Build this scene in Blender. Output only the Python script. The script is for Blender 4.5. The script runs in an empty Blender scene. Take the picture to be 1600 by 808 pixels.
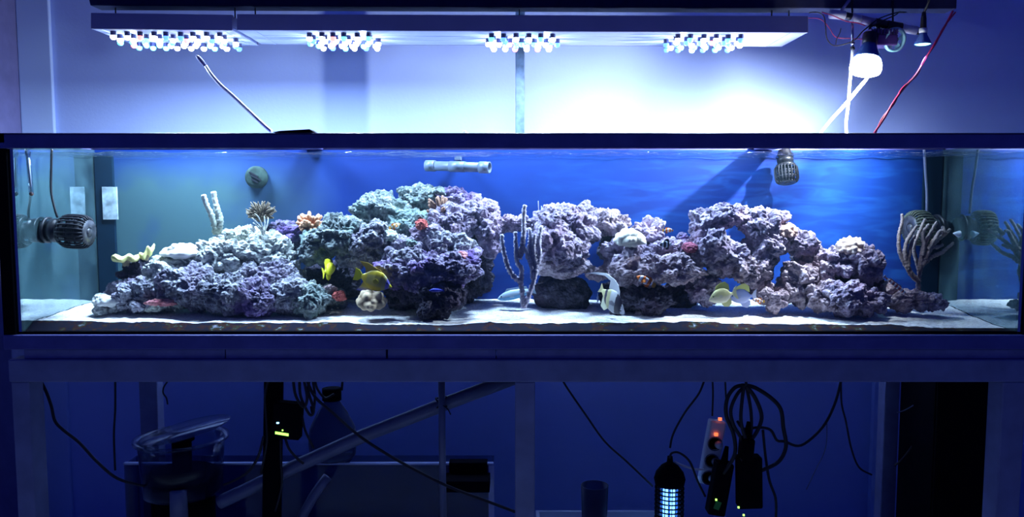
import bpy, bmesh, math, random
import numpy as np
from mathutils import Vector, Matrix, Euler

random.seed(7)
PI = math.pi
R = math.radians
sc = bpy.context.scene
COL = sc.collection

# ------------------------------------------------------------------ camera
F = 1260.0
PITCH = R(4.72)
CAM = Vector((-0.023, -2.4, 1.45))
cd = bpy.data.cameras.new('camera')
cam = bpy.data.objects.new('camera', cd)
COL.objects.link(cam)
cam.location = CAM
cam.rotation_euler = (R(90) - PITCH, 0, 0)
cd.sensor_width = 36.0
cd.lens = F * 36.0 / 1600.0
cd.clip_start = 0.05
sc.camera = cam

# ------------------------------------------------------------------ world, exposure
w = bpy.data.worlds.new('world')
sc.world = w
w.use_nodes = True
w.node_tree.nodes['Background'].inputs[0].default_value = (0.035, 0.055, 0.62, 1)
w.node_tree.nodes['Background'].inputs[1].default_value = 0.20
vs = sc.view_settings
vs.view_transform = 'Standard'
vs.look = 'None'
vs.gamma = 1.0
vs.exposure = 0.0
vs.use_curve_mapping = False
sc.cycles.max_bounces = 8
sc.cycles.transparent_max_bounces = 24
sc.cycles.caustics_reflective = False
sc.cycles.caustics_refractive = False
sc.cycles.sample_clamp_indirect = 4.0

# power of the lamps this room has (each lamp's own light is made in its builder)
LED_POWER = {'left': 29.0, 'right': 17.5}
LED_COLOUR = (0.56, 0.74, 1.0)
FLOOD_POWER = 210.0
FLOOD_COLOUR = (0.80, 0.88, 1.0)

# ------------------------------------------------------------------ helpers
def P(px, py, d):
    """world point seen at a pixel of the photograph, on the plane y = d"""
    v = Vector(((px - 800) / F, -(py - 404) / F, -1.0))
    v.rotate(cam.rotation_euler)
    return CAM + v * ((d - CAM.y) / v.y)

def S(d):
    return F / (d + 2.4)

def tag(o, label=None, cat=None, group=None, kind=None):
    if label: o['label'] = label
    if cat: o['category'] = cat
    if group: o['group'] = group
    if kind: o['kind'] = kind
    return o

def thing(name, label, cat, loc=(0, 0, 0), group=None):
    o = bpy.data.objects.new(name, None)
    o.empty_display_size = 0.05
    COL.objects.link(o)
    o.location = loc
    return tag(o, label, cat, group)

class G:
    def __init__(s):
        s.v = []; s.f = []; s.m = []; s.sm = []
    def add(s, v, f, mi=0, M=None, smooth=False):
        b = len(s.v)
        for p in v:
            p = Vector(p)
            s.v.append(M @ p if M is not None else p)
        for q in f:
            s.f.append([i + b for i in q]); s.m.append(mi); s.sm.append(smooth)
        return s
    def box(s, c, size, mi=0, rot=None):
        hx, hy, hz = [k / 2 for k in size]
        v = [(x, y, z) for x in (-hx, hx) for y in (-hy, hy) for z in (-hz, hz)]
        f = [(0, 1, 3, 2), (4, 6, 7, 5), (0, 4, 5, 1), (2, 3, 7, 6), (0, 2, 6, 4), (1, 5, 7, 3)]
        M = Matrix.Translation(c)
        if rot is not None: M = M @ (rot if isinstance(rot, Matrix) else Euler(rot).to_matrix().to_4x4())
        return s.add(v, f, mi, M)
    def span(s, x0, x1, y0, y1, z0, z1, mi=0):
        return s.box(((x0 + x1) / 2, (y0 + y1) / 2, (z0 + z1) / 2), (abs(x1 - x0), abs(y1 - y0), abs(z1 - z0)), mi)
    def tube(s, pts, rad, seg=10, mi=0, smooth=True, sub=4, jit=0.0, cap=True, flat=1.0):
        pts = [Vector(p) for p in pts]
        if not hasattr(rad, '__len__'): rad = [rad] * len(pts)
        if sub > 1 and len(pts) > 2: pts, rad = catmull(pts, rad, sub)
        n = len(pts); v = []; f = []
        up = None
        for i, p in enumerate(pts):
            t = (pts[min(i + 1, n - 1)] - pts[max(i - 1, 0)])
            if t.length < 1e-9: t = Vector((0, 0, 1))
            t.normalize()
            if up is None:
                up = Vector((0, 1, 0)) if abs(t.y) < 0.9 else Vector((1, 0, 0))
            a = (up - t * up.dot(t)).normalized(); up = a
            b = t.cross(a)
            for k in range(seg):
                an = 2 * PI * k / seg
                r = rad[i] * (1 + (random.uniform(-jit, jit) if jit else 0))
                v.append(p + a * math.cos(an) * r * flat + b * math.sin(an) * r)
        for i in range(n - 1):
            for k in range(seg):
                f.append((i * seg + k, i * seg + (k + 1) % seg, (i + 1) * seg + (k + 1) % seg, (i + 1) * seg + k))
        if cap:
            f.append(tuple(range(seg))[::-1]); f.append(tuple((n - 1) * seg + k for k in range(seg)))
        return s.add(v, f, mi, None, smooth)
    def lathe(s, prof, M=None, seg=24, mi=0, smooth=True):
        """prof: (radius, height) pairs around local z"""
        v = []; f = []
        for r, h in prof:
            for k in range(seg):
                an = 2 * PI * k / seg
                v.append((max(r, 1e-5) * math.cos(an), max(r, 1e-5) * math.sin(an), h))
        for i in range(len(prof) - 1):
            for k in range(seg):
                f.append((i * seg + k, i * seg + (k + 1) % seg, (i + 1) * seg + (k + 1) % seg, (i + 1) * seg + k))
        return s.add(v, f, mi, M, smooth)
    def prism(s, poly, y0, y1, mi=0, M=None):
        """poly of (x, z) extruded along y"""
        n = len(poly)
        v = [(x, y0, z) for x, z in poly] + [(x, y1, z) for x, z in poly]
        f = [tuple(range(n)), tuple(range(2 * n - 1, n - 1, -1))]
        f += [(i, i + n, (i + 1) % n + n, (i + 1) % n) for i in range(n)]
        return s.add(v, f, mi, M)
    def ball(s, c, r, seg=12, mi=0, scale=(1, 1, 1)):
        prof = [(math.sin(PI * i / (seg // 2)) * r, -math.cos(PI * i / (seg // 2)) * r) for i in range(seg // 2 + 1)]
        return s.lathe(prof, Matrix.Translation(c) @ Matrix.Diagonal((*scale, 1)), seg, mi)

def catmull(pts, rad, sub):
    P_, R_ = [], []
    n = len(pts)
    for i in range(n - 1):
        p0, p1, p2, p3 = pts[max(i - 1, 0)], pts[i], pts[i + 1], pts[min(i + 2, n - 1)]
        for k in range(sub):
            t = k / sub
            P_.append(0.5 * ((2 * p1) + (p2 - p0) * t + (2 * p0 - 5 * p1 + 4 * p2 - p3) * t * t + (3 * p1 - p0 - 3 * p2 + p3) * t ** 3))
            R_.append(rad[i] * (1 - t) + rad[i + 1] * t)
    P_.append(pts[-1]); R_.append(rad[-1])
    return P_, R_

def wloc(o):
    l = Vector((0, 0, 0))
    while o is not None:
        l += Vector(o.location); o = o.parent
    return l

def obj(name, g, mats, parent=None, loc=None, bevel=0.0, local=False):
    """one mesh object from geometry in world space (or, local=True, in its parent's space)"""
    me = bpy.data.meshes.new(name)
    if loc is None: loc = Vector((0, 0, 0)) if (parent is not None or local) else centre_base(g.v)
    loc = Vector(loc)
    off = loc if not parent else (wloc(parent) if not local else Vector((0, 0, 0)))
    if local: off = Vector((0, 0, 0))
    me.from_pydata([tuple(p - off) for p in g.v], [], g.f)
    if not hasattr(mats, '__len__'): mats = [mats]
    for m in mats: me.materials.append(m)
    me.polygons.foreach_set('material_index', g.m)
    me.polygons.foreach_set('use_smooth', g.sm)
    me.validate(); me.update()
    bm = bmesh.new(); bm.from_mesh(me); bmesh.ops.recalc_face_normals(bm, faces=bm.faces); bm.to_mesh(me); bm.free()
    o = bpy.data.objects.new(name, me)
    COL.objects.link(o)
    if parent is not None:
        o.parent = parent
    else:
        o.location = loc
    if bevel:
        b = o.modifiers.new('bevel', 'BEVEL'); b.width = bevel; b.segments = 2; b.limit_method = 'ANGLE'
    return o

def centre_base(vs_):
    xs = [p[0] for p in vs_]; ys = [p[1] for p in vs_]; zs = [p[2] for p in vs_]
    return Vector(((min(xs) + max(xs)) / 2, (min(ys) + max(ys)) / 2, min(zs)))

def align(p, d, up=(0, 0, 1)):
    """matrix with local z along d, placed at p"""
    return Matrix.Translation(p) @ Vector(d).to_track_quat('Z', 'Y').to_matrix().to_4x4()

# ------------------------------------------------------------------ materials
def newmat(name):
    m = bpy.data.materials.new(name); m.use_nodes = True
    return m, m.node_tree, m.node_tree.nodes['Principled BSDF']

def mat(name, col, rough=0.5, metal=0.0, var=0.12, scale=20.0, bump=0.15, bscale=60.0, spec=0.5, emis=None, estr=0.0, alpha=1.0, bdist=0.002):
    m, t, b = newmat(name)
    n = t.nodes; l = t.links
    tc = n.new('ShaderNodeTexCoord')
    nz = n.new('ShaderNodeTexNoise'); nz.inputs['Scale'].default_value = scale; nz.inputs['Detail'].default_value = 5
    l.new(tc.outputs['Object'], nz.inputs['Vector'])
    r = n.new('ShaderNodeValToRGB')
    r.color_ramp.elements[0].position = 0.3; r.color_ramp.elements[1].position = 0.7
    r.color_ramp.elements[0].color = (*[c * (1 - var) for c in col], 1)
    r.color_ramp.elements[1].color = (*[min(1, c * (1 + var)) for c in col], 1)
    l.new(nz.outputs[0], r.inputs[0]); l.new(r.outputs[0], b.inputs['Base Color'])
    b.inputs['Roughness'].default_value = rough; b.inputs['Metallic'].default_value = metal
    b.inputs['Specular IOR Level'].default_value = spec
    if bump:
        nb = n.new('ShaderNodeTexNoise'); nb.inputs['Scale'].default_value = bscale; nb.inputs['Detail'].default_value = 4
        l.new(tc.outputs['Object'], nb.inputs['Vector'])
        bp = n.new('ShaderNodeBump'); bp.inputs['Strength'].default_value = bump; bp.inputs['Distance'].default_value = bdist
        l.new(nb.outputs[0], bp.inputs['Height']); l.new(bp.outputs[0], b.inputs['Normal'])
    if emis:
        b.inputs['Emission Color'].default_value = (*emis, 1); b.inputs['Emission Strength'].default_value = estr
        m.cycles.emission_sampling = 'NONE'
    if alpha < 1: b.inputs['Alpha'].default_value = alpha
    return m

def glassy(name, tint, gloss=0.08, rough=0.03, fac=None, milk=0.0, milkcol=(0.6, 0.7, 0.8)):
    """clear sheet: transparent, a little mirror at grazing angles, optional milky film"""
    m = bpy.data.materials.new(name); m.use_nodes = True
    t = m.node_tree; n = t.nodes; l = t.links; n.clear()
    out = n.new('ShaderNodeOutputMaterial')
    tr = n.new('ShaderNodeBsdfTransparent'); tr.inputs[0].default_value = (*tint, 1)
    gl = n.new('ShaderNodeBsdfGlossy'); gl.inputs['Roughness'].default_value = rough
    lw = n.new('ShaderNodeLayerWeight'); lw.inputs[0].default_value = 0.5
    pw = n.new('ShaderNodeMath'); pw.operation = 'POWER'; pw.inputs[1].default_value = fac or 4.0
    l.new(lw.outputs['Facing'], pw.inputs[0])
    ad = n.new('ShaderNodeMath'); ad.operation = 'MULTIPLY_ADD'; ad.inputs[1].default_value = 0.9; ad.inputs[2].default_value = gloss
    ad.use_clamp = True
    l.new(pw.outputs[0], ad.inputs[0])
    mx = n.new('ShaderNodeMixShader'); l.new(ad.outputs[0], mx.inputs[0]); l.new(tr.outputs[0], mx.inputs[1]); l.new(gl.outputs[0], mx.inputs[2])
    last = mx
    if milk:
        df = n.new('ShaderNodeBsdfDiffuse'); df.inputs[0].default_value = (*milkcol, 1)
        m2 = n.new('ShaderNodeMixShader'); m2.inputs[0].default_value = milk
        l.new(mx.outputs[0], m2.inputs[1]); l.new(df.outputs[0], m2.inputs[2]); last = m2
    l.new(last.outputs[0], out.inputs['Surface'])
    return m

def rockmat(name, pale, mid, dark, accent, acc=0.5):
    m, t, b = newmat(name)
    n = t.nodes; l = t.links
    tc = n.new('ShaderNodeTexCoord')
    oi = n.new('ShaderNodeObjectInfo')
    off = n.new('ShaderNodeVectorMath'); off.operation = 'ADD'
    l.new(tc.outputs['Object'], off.inputs[0]); l.new(oi.outputs['Location'], off.inputs[1])
    n1 = n.new('ShaderNodeTexNoise'); n1.inputs['Scale'].default_value = 34; n1.inputs['Detail'].default_value = 8; n1.inputs['Roughness'].default_value = 0.68
    l.new(off.outputs[0], n1.inputs['Vector'])
    r1 = n.new('ShaderNodeValToRGB'); cr = r1.color_ramp
    cr.elements[0].position = 0.33; cr.elements[0].color = (*dark, 1)
    cr.elements[1].position = 0.66; cr.elements[1].color = (*pale, 1)
    e = cr.elements.new(0.5); e.color = (*mid, 1)
    l.new(n1.outputs[0], r1.inputs[0])
    n2 = n.new('ShaderNodeTexNoise'); n2.inputs['Scale'].default_value = 9; n2.inputs['Detail'].default_value = 4
    l.new(off.outputs[0], n2.inputs['Vector'])
    r2 = n.new('ShaderNodeValToRGB'); r2.color_ramp.elements[0].position = 0.5; r2.color_ramp.elements[1].position = 0.62
    r2.color_ramp.elements[1].color = (acc, acc, acc, 1)
    l.new(n2.outputs[0], r2.inputs[0])
    mx = n.new('ShaderNodeMix'); mx.data_type = 'RGBA'
    l.new(r2.outputs[0], mx.inputs[0]); l.new(r1.outputs[0], mx.inputs[6]); mx.inputs[7].default_value = (*accent, 1)
    l.new(mx.outputs[2], b.inputs['Base Color'])
    b.inputs['Roughness'].default_value = 0.9; b.inputs['Specular IOR Level'].default_value = 0.15
    vo = n.new('ShaderNodeTexVoronoi'); vo.inputs['Scale'].default_value = 95
    l.new(off.outputs[0], vo.inputs['Vector'])
    nb = n.new('ShaderNodeTexNoise'); nb.inputs['Scale'].default_value = 130; nb.inputs['Detail'].default_value = 6
    l.new(off.outputs[0], nb.inputs['Vector'])
    sb = n.new('ShaderNodeMath'); sb.operation = 'SUBTRACT'
    l.new(nb.outputs[0], sb.inputs[0]); l.new(vo.outputs['Distance'], sb.inputs[1])
    bp = n.new('ShaderNodeBump'); bp.inputs['Strength'].default_value = 0.9; bp.inputs['Distance'].default_value = 0.006
    l.new(sb.outputs[0], bp.inputs['Height']); l.new(bp.outputs[0], b.inputs['Normal'])
    return m

def vcmat(name, rough=0.5, bump=0.1, bscale=300):
    m, t, b = newmat(name)
    a = t.nodes.new('ShaderNodeVertexColor'); a.layer_name = 'Col'
    nz = t.nodes.new('ShaderNodeTexNoise'); nz.inputs['Scale'].default_value = bscale
    mx = t.nodes.new('ShaderNodeMix'); mx.data_type = 'RGBA'; mx.blend_type = 'MULTIPLY'; mx.inputs[0].default_value = 0.25
    t.links.new(a.outputs[0], mx.inputs[6]); t.links.new(nz.outputs[0], mx.inputs[7])
    t.links.new(mx.outputs[2], b.inputs['Base Color'])
    bp = t.nodes.new('ShaderNodeBump'); bp.inputs['Strength'].default_value = bump; bp.inputs['Distance'].default_value = 0.001
    t.links.new(nz.outputs[0], bp.inputs['Height']); t.links.new(bp.outputs[0], b.inputs['Normal'])
    b.inputs['Roughness'].default_value = rough
    return m

M = {}
M['wall'] = mat('painted plaster wall', (0.44, 0.57, 0.98), 0.9, var=0.04, scale=3, bump=0.25, bscale=90)
M['pilaster'] = mat('pale plaster pilaster', (0.50, 0.66, 1.0), 0.9, var=0.03, scale=3, bump=0.2)
M['doorframe'] = mat('dark frame paint', (0.16, 0.16, 0.34), 0.7, var=0.1)
M['floor'] = mat('grey floor tile', (0.30, 0.32, 0.38), 0.6, var=0.1, scale=6)
M['steel'] = mat('grey painted steel', (0.25, 0.27, 0.42), 0.55, var=0.14, scale=14, bump=0.3, bscale=45)
M['rim'] = mat('dark blue painted steel', (0.12, 0.12, 0.36), 0.45, var=0.15, scale=12, bump=0.3)
M['post'] = mat('bare blue grey steel', (0.06, 0.11, 0.20), 0.45, 0.2, var=0.35, scale=40)
M['spacer'] = mat('grey spacer board', (0.24, 0.24, 0.42), 0.7, var=0.12, scale=25, bump=0.3)
M['black'] = mat('black plastic', (0.012, 0.012, 0.016), 0.35, var=0.2)
M['blackmatt'] = mat('matt black', (0.004, 0.004, 0.007), 0.9, var=0.2, spec=0.05)
M['cable'] = mat('black cable rubber', (0.010, 0.010, 0.014), 0.5, var=0.1, bump=0)
M['beam'] = mat('dark stained timber', (0.018, 0.022, 0.07), 0.7, var=0.25, scale=30, bump=0.3)
M['housing'] = mat('grey anodised housing', (0.34, 0.34, 0.46), 0.5, var=0.06, scale=8, bump=0.05)
M['panel'] = mat('white light panel', (0.62, 0.68, 0.86), 0.45, var=0.03, bump=0)
M['whiteplastic'] = mat('white plastic', (0.75, 0.76, 0.78), 0.35, var=0.03, bump=0.02)
M['whitecable'] = mat('white cable', (0.92, 0.92, 0.88), 0.5, var=0.03, bump=0)
M['redcable'] = mat('red cable', (0.55, 0.02, 0.10), 0.4, var=0.1, bump=0)
M['pinkplastic'] = mat('pinkish grey plastic', (0.42, 0.36, 0.46), 0.5, var=0.1)
M['pvc'] = mat('pale grey pvc', (0.10, 0.13, 0.19), 0.4, var=0.2, scale=30, bump=0.1)
M['pvcdark'] = mat('grey drain pipe', (0.16, 0.18, 0.28), 0.4, var=0.1, scale=10, bump=0.05)
M['chrome'] = mat('metal rod', (0.6, 0.6, 0.62), 0.25, 1.0, var=0.05, bump=0)
M['purple'] = mat('violet tinted heat sink', (0.10, 0.05, 0.22), 0.4, 0.3)
M['cyan'] = mat('pale turquoise plastic', (0.25, 0.55, 0.62), 0.3)
M['glass'] = glassy('clear glass', (0.985, 0.995, 0.995), 0.01, 0.02)
M['acrylic'] = glassy('clear acrylic', (0.72, 0.76, 0.86), 0.03, 0.08, milk=0.04, milkcol=(0.1, 0.12, 0.2))
M['jug'] = glassy('cloudy plastic', (0.55, 0.6, 0.72), 0.02, 0.3, milk=0.35, milkcol=(0.07, 0.08, 0.15))
M['led_white'] = mat('lit white lens', (0.9, 0.9, 0.9), 0.2, emis=(0.85, 0.95, 1.0), estr=7, bump=0)
M['led_cyan'] = mat('lit cyan lens', (0.3, 0.8, 0.9), 0.2, emis=(0.12, 0.85, 1.0), estr=2.6, bump=0)
M['led_blue'] = mat('lit blue lens', (0.1, 0.2, 0.9), 0.2, emis=(0.08, 0.22, 1.0), estr=3.0, bump=0)
M['led_red'] = mat('lit red lens', (0.9, 0.2, 0.2), 0.2, emis=(1.0, 0.22, 0.20), estr=3.0, bump=0)
M['flood'] = mat('lit flood lens', (1, 1, 1), 0.2, emis=(0.95, 0.97, 1.0), estr=40, bump=0)
M['spotface'] = mat('lit turquoise spot lens', (0.3, 0.9, 1), 0.2, emis=(0.25, 0.85, 1.0), estr=4, bump=0)
M['spotbody'] = mat('blue tinted glass reflector', (0.08, 0.16, 0.45), 0.2, 0.3)
M['greenled'] = mat('lit green indicator', (0.2, 0.9, 0.1), 0.3, emis=(0.35, 1.0, 0.12), estr=3, bump=0)
M['blueled'] = mat('lit blue indicator', (0.2, 0.6, 1), 0.3, emis=(0.3, 0.7, 1.0), estr=4, bump=0)
M['redled'] = mat('lit red switch', (0.9, 0.2, 0.1), 0.3, emis=(1.0, 0.18, 0.06), estr=1.6, bump=0)
M['uvtube'] = mat('lit blue white tube', (0.5, 0.8, 1), 0.3, emis=(0.20, 0.50, 1.0), estr=5, bump=0)
M['darkopen'] = mat('dark socket', (0.01, 0.01, 0.02), 0.6, bump=0)
M['eye'] = mat('black eye', (0.005, 0.005, 0.008), 0.1, bump=0)
M['fish'] = vcmat('fish skin', 0.4)
M['coralvc'] = vcmat('coral tissue', 0.8, 0.5, 220)

# rocks by region
M['rock_pale'] = rockmat('pale live rock', (0.780, 0.800, 0.740), (0.460, 0.480, 0.460), (0.120, 0.120, 0.140), (0.500, 0.560, 0.420))
M['rock_grey'] = rockmat('grey violet live rock', (0.480, 0.490, 0.530), (0.220, 0.220, 0.270), (0.050, 0.050, 0.070), (0.240, 0.190, 0.290))
M['rock_green'] = rockmat('green grey live rock', (0.340, 0.380, 0.360), (0.160, 0.190, 0.190), (0.035, 0.045, 0.050), (0.170, 0.270, 0.250))
M['rock_purple'] = rockmat('purple live rock', (0.400, 0.370, 0.470), (0.170, 0.140, 0.230), (0.040, 0.030, 0.070), (0.150, 0.090, 0.290), 0.8)
M['rock_lilac'] = rockmat('lilac live rock', (0.460, 0.410, 0.500), (0.240, 0.200, 0.290), (0.060, 0.045, 0.085), (0.340, 0.240, 0.340), 0.6)
M['rock_pink'] = rockmat('pink grey live rock', (0.520, 0.440, 0.480), (0.290, 0.230, 0.280), (0.080, 0.060, 0.085), (0.400, 0.280, 0.310), 0.6)
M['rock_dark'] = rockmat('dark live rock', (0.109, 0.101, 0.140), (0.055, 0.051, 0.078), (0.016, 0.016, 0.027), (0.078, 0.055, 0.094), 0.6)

# ------------------------------------------------------------------ the room
YW = 1.00
zfl = 0.0
g = G().span(-3.2, 3.2, YW, YW + 0.12, 0, 2.9); o = obj('wall_back', g, M['wall']); tag(o, kind='structure')
g = G().span(-3.2, 3.2, -3.4, YW, -0.08, 0); o = obj('floor', g, M['floor']); tag(o, kind='structure')
xa = P(19, 150, YW - 0.07).x; xb = P(71, 150, YW - 0.07).x
g = G().span(xa, xb, YW - 0.02, YW, 0, 2.9); o = obj('trim_1', g, M['pilaster'], bevel=0.004); tag(o, kind='structure')
g = G().span(-3.2, xa, YW - 0.16, YW, 0, 2.9); o = obj('trim_2', g, M['doorframe'], bevel=0.004); tag(o, kind='structure')

# ------------------------------------------------------------------ the tank
W = 1.49
D = 0.455
ZT = P(812, 208, -0.02).z      # rim top
ZR = P(812, 232, -0.02).z      # rim underside
ZB = P(812, 517, 0.0).z        # sand line bottom
ZW = P(812, 237, 0.0).z        # water level

def backmat():
    m, t, b = newmat('blue painted back panel'); n = t.nodes; l = t.links
    tc = n.new('ShaderNodeTexCoord')
    n1 = n.new('ShaderNodeTexNoise'); n1.inputs['Scale'].default_value = 1.6; n1.inputs['Detail'].default_value = 3
    l.new(tc.outputs['Object'], n1.inputs['Vector'])
    base = n.new('ShaderNodeValToRGB')
    base.color_ramp.elements[0].position = 0.35; base.color_ramp.elements[0].color = (0.0006, 0.014, 0.12, 1)
    base.color_ramp.elements[1].position = 0.65; base.color_ramp.elements[1].color = (0.001, 0.028, 0.185, 1)
    l.new(n1.outputs[0], base.inputs[0])
    # caustic light from the water painted in as pale streaks, stronger rightwards
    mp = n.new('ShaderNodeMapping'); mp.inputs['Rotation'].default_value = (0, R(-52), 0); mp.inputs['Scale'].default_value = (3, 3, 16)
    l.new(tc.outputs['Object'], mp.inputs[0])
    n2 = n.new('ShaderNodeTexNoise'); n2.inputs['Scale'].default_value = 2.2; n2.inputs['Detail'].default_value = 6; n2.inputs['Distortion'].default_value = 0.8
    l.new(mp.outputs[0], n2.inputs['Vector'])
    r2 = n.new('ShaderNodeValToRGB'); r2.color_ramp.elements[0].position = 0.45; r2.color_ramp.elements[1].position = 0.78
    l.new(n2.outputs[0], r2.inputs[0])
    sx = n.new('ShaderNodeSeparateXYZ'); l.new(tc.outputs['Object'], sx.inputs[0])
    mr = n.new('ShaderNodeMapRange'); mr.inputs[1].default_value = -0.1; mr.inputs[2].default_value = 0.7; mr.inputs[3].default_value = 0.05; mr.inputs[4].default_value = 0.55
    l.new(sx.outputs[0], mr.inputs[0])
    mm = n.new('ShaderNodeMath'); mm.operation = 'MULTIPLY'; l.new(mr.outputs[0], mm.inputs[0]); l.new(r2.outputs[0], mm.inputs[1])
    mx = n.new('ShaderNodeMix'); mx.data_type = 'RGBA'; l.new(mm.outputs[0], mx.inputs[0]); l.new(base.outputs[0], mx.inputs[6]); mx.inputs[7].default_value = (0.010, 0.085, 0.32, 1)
    # green grey tint towards the left end, fading out near the top
    n3 = n.new('ShaderNodeTexNoise'); n3.inputs['Scale'].default_value = 4.0; n3.inputs['Detail'].default_value = 5
    l.new(tc.outputs['Object'], n3.inputs['Vector'])
    ml = n.new('ShaderNodeMapRange'); ml.inputs[1].default_value = -0.62; ml.inputs[2].default_value = -1.05; ml.inputs[3].default_value = 0; ml.inputs[4].default_value = 0.7
    l.new(sx.outputs[0], ml.inputs[0])
    mz = n.new('ShaderNodeMapRange'); mz.inputs[1].default_value = 0.58; mz.inputs[2].default_value = 0.42; mz.inputs[3].default_value = 0; mz.inputs[4].default_value = 1
    l.new(sx.outputs[2], mz.inputs[0])
    a = n.new('ShaderNodeMath'); a.operation = 'MULTIPLY_ADD'; a.inputs[1].default_value = 1.2; a.inputs[2].default_value = -0.08; l.new(n3.outputs[0], a.inputs[0])
    b1 = n.new('ShaderNodeMath'); b1.operation = 'MULTIPLY'; l.new(ml.outputs[0], b1.inputs[0]); l.new(mz.outputs[0], b1.inputs[1])
    b2 = n.new('ShaderNodeMath'); b2.operation = 'MULTIPLY'; b2.use_clamp = True; l.new(b1.outputs[0], b2.inputs[0]); l.new(a.outputs[0], b2.inputs[1])
    b3 = n.new('ShaderNodeMath'); b3.operation = 'MULTIPLY'; b3.inputs[1].default_value = 3.2; b3.use_clamp = True; l.new(b2.outputs[0], b3.inputs[0])
    m2 = n.new('ShaderNodeMix'); m2.data_type = 'RGBA'; l.new(b3.outputs[0], m2.inputs[0]); l.new(mx.outputs[2], m2.inputs[6]); m2.inputs[7].default_value = (0.045, 0.10, 0.115, 1)
    l.new(m2.outputs[2], b.inputs['Base Color'])
    b.inputs['Roughness'].default_value = 0.6; b.inputs['Specular IOR Level'].default_value = 0.2
    return m
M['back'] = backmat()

def sidemat():
    m = bpy.data.materials.new('end glass with film'); m.use_nodes = True
    t = m.node_tree; n = t.nodes; l = t.links; n.clear()
    out = n.new('ShaderNodeOutputMaterial')
    gl = n.new('ShaderNodeBsdfGlossy'); gl.inputs['Roughness'].default_value = 0.03; gl.inputs[0].default_value = (0.60, 0.70, 0.74, 1)
    df = n.new('ShaderNodeBsdfDiffuse'); df.inputs[0].default_value = (0.09, 0.17, 0.19, 1)
    nz = n.new('ShaderNodeTexNoise'); nz.inputs['Scale'].default_value = 6
    mr = n.new('ShaderNodeMapRange'); mr.inputs[1].default_value = 0.3; mr.inputs[2].default_value = 0.7; mr.inputs[3].default_value = 0.12; mr.inputs[4].default_value = 0.34
    l.new(nz.outputs[0], mr.inputs[0])
    mx = n.new('ShaderNodeMixShader'); l.new(mr.outputs[0], mx.inputs[0]); l.new(gl.outputs[0], mx.inputs[1]); l.new(df.outputs[0], mx.inputs[2])
    l.new(mx.outputs[0], out.inputs[0])
    return m
M['side'] = sidemat()

tank = thing('aquarium', 'three metre long glass aquarium with dark blue painted rim and blue back', 'aquarium', (0, D / 2, ZB - 0.02))
obj('front_pane', G().span(-W, W, -0.012, -0.002, ZB - 0.001, ZR + 0.02), M['glass'], tank)
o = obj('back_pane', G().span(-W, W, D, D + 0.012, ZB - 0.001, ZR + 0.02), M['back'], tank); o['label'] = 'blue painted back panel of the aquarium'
for s in (-1, 1):
    obj('end_pane', G().span(s * W, s * (W + 0.012), -0.012, D + 0.012, ZB - 0.001, ZR + 0.02), M['side'], tank)
obj('bottom_pane', G().span(-W, W, -0.012, D + 0.012, ZB - 0.008, ZB - 0.001), M['blackmatt'], tank)
for s in (-1, 1):   # black silicone-edged corner strips
    g = G().span(s * (W + 0.013), s * (W + 0.050), -0.022, 0.05, ZB - 0.02, ZR)
    o = obj('corner_strip', g, M['blackmatt'], tank, bevel=0.003); o['label'] = 'black corner strip of the aquarium'
    g = G().span(s * (W - 0.002), s * (W - 0.068), D - 0.014, D - 0.001, ZB, ZR)
    o = obj('corner_column', g, mat('dark corner', (0.003, 0.014, 0.03), 0.9, spec=0.05), tank, bevel=0.003); o['label'] = 'dark blue black column in the back corner of the aquarium'
g = G().span(-W - 0.07, W + 0.07, -0.026, -0.013, ZR, ZT)
g.span(-W - 0.07, W + 0.07, -0.026, 0.022, ZT - 0.006, ZT)
obj('rim_rail', g, M['rim'], tank, bevel=0.002)
g = G().span(-W - 0.07, W + 0.07, D + 0.013, D + 0.028, ZR, ZT); g.span(-W - 0.07, W + 0.07, D - 0.01, D + 0.028, ZT - 0.006, ZT)
obj('rim_rail', g, M['rim'], tank, bevel=0.002)
for s in (-1, 1):
    obj('rim_rail', G().span(s * (W + 0.013), s * (W + 0.07), -0.026, D + 0.028, ZT - 0.03, ZT - 0.001), M['rim'], tank, bevel=0.002)
for x in (-0.72, 0.86):
    obj('cross_brace', G().span(x - 0.035, x + 0.035, 0.02, D - 0.005, ZT - 0.024, ZT - 0.007), M['rim'], tank, bevel=0.002)
zr1 = P(812, 521, -0.02).z; zr2 = P(812, 546, -0.02).z
obj('base_rail', G().span(-W - 0.05, W + 0.06, -0.026, D + 0.03, zr2, ZB - 0.0085), M['rim'], tank, bevel=0.003)

# ------------------------------------------------------------------ spacer boards and stand
zs2 = P(812, 561, -0.02).z; zs3 = P(812, 596, -0.02).z
cuts = [(38, 351.5, 'grey spacer board under the left end of the aquarium'),
        (353, 603, 'grey spacer board between base rail and stand, left of the short middle one'),
        (606, 774.5, 'short grey spacer board under the aquarium, left of the centre leg'),
        (776, 1606, 'longest grey spacer board, running from the centre to the right end')]
for a, b, lab in cuts:
    x0 = P(a, 553, -0.02).x; x1 = P(b, 553, -0.02).x
    o = obj('spacer_board', G().span(x0, x1, -0.021, D + 0.02, zs2 + 0.0005, zr2 - 0.0005), M['spacer'], bevel=0.0015)
    tag(o, lab, 'board', 'spacer boards under the aquarium')

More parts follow.
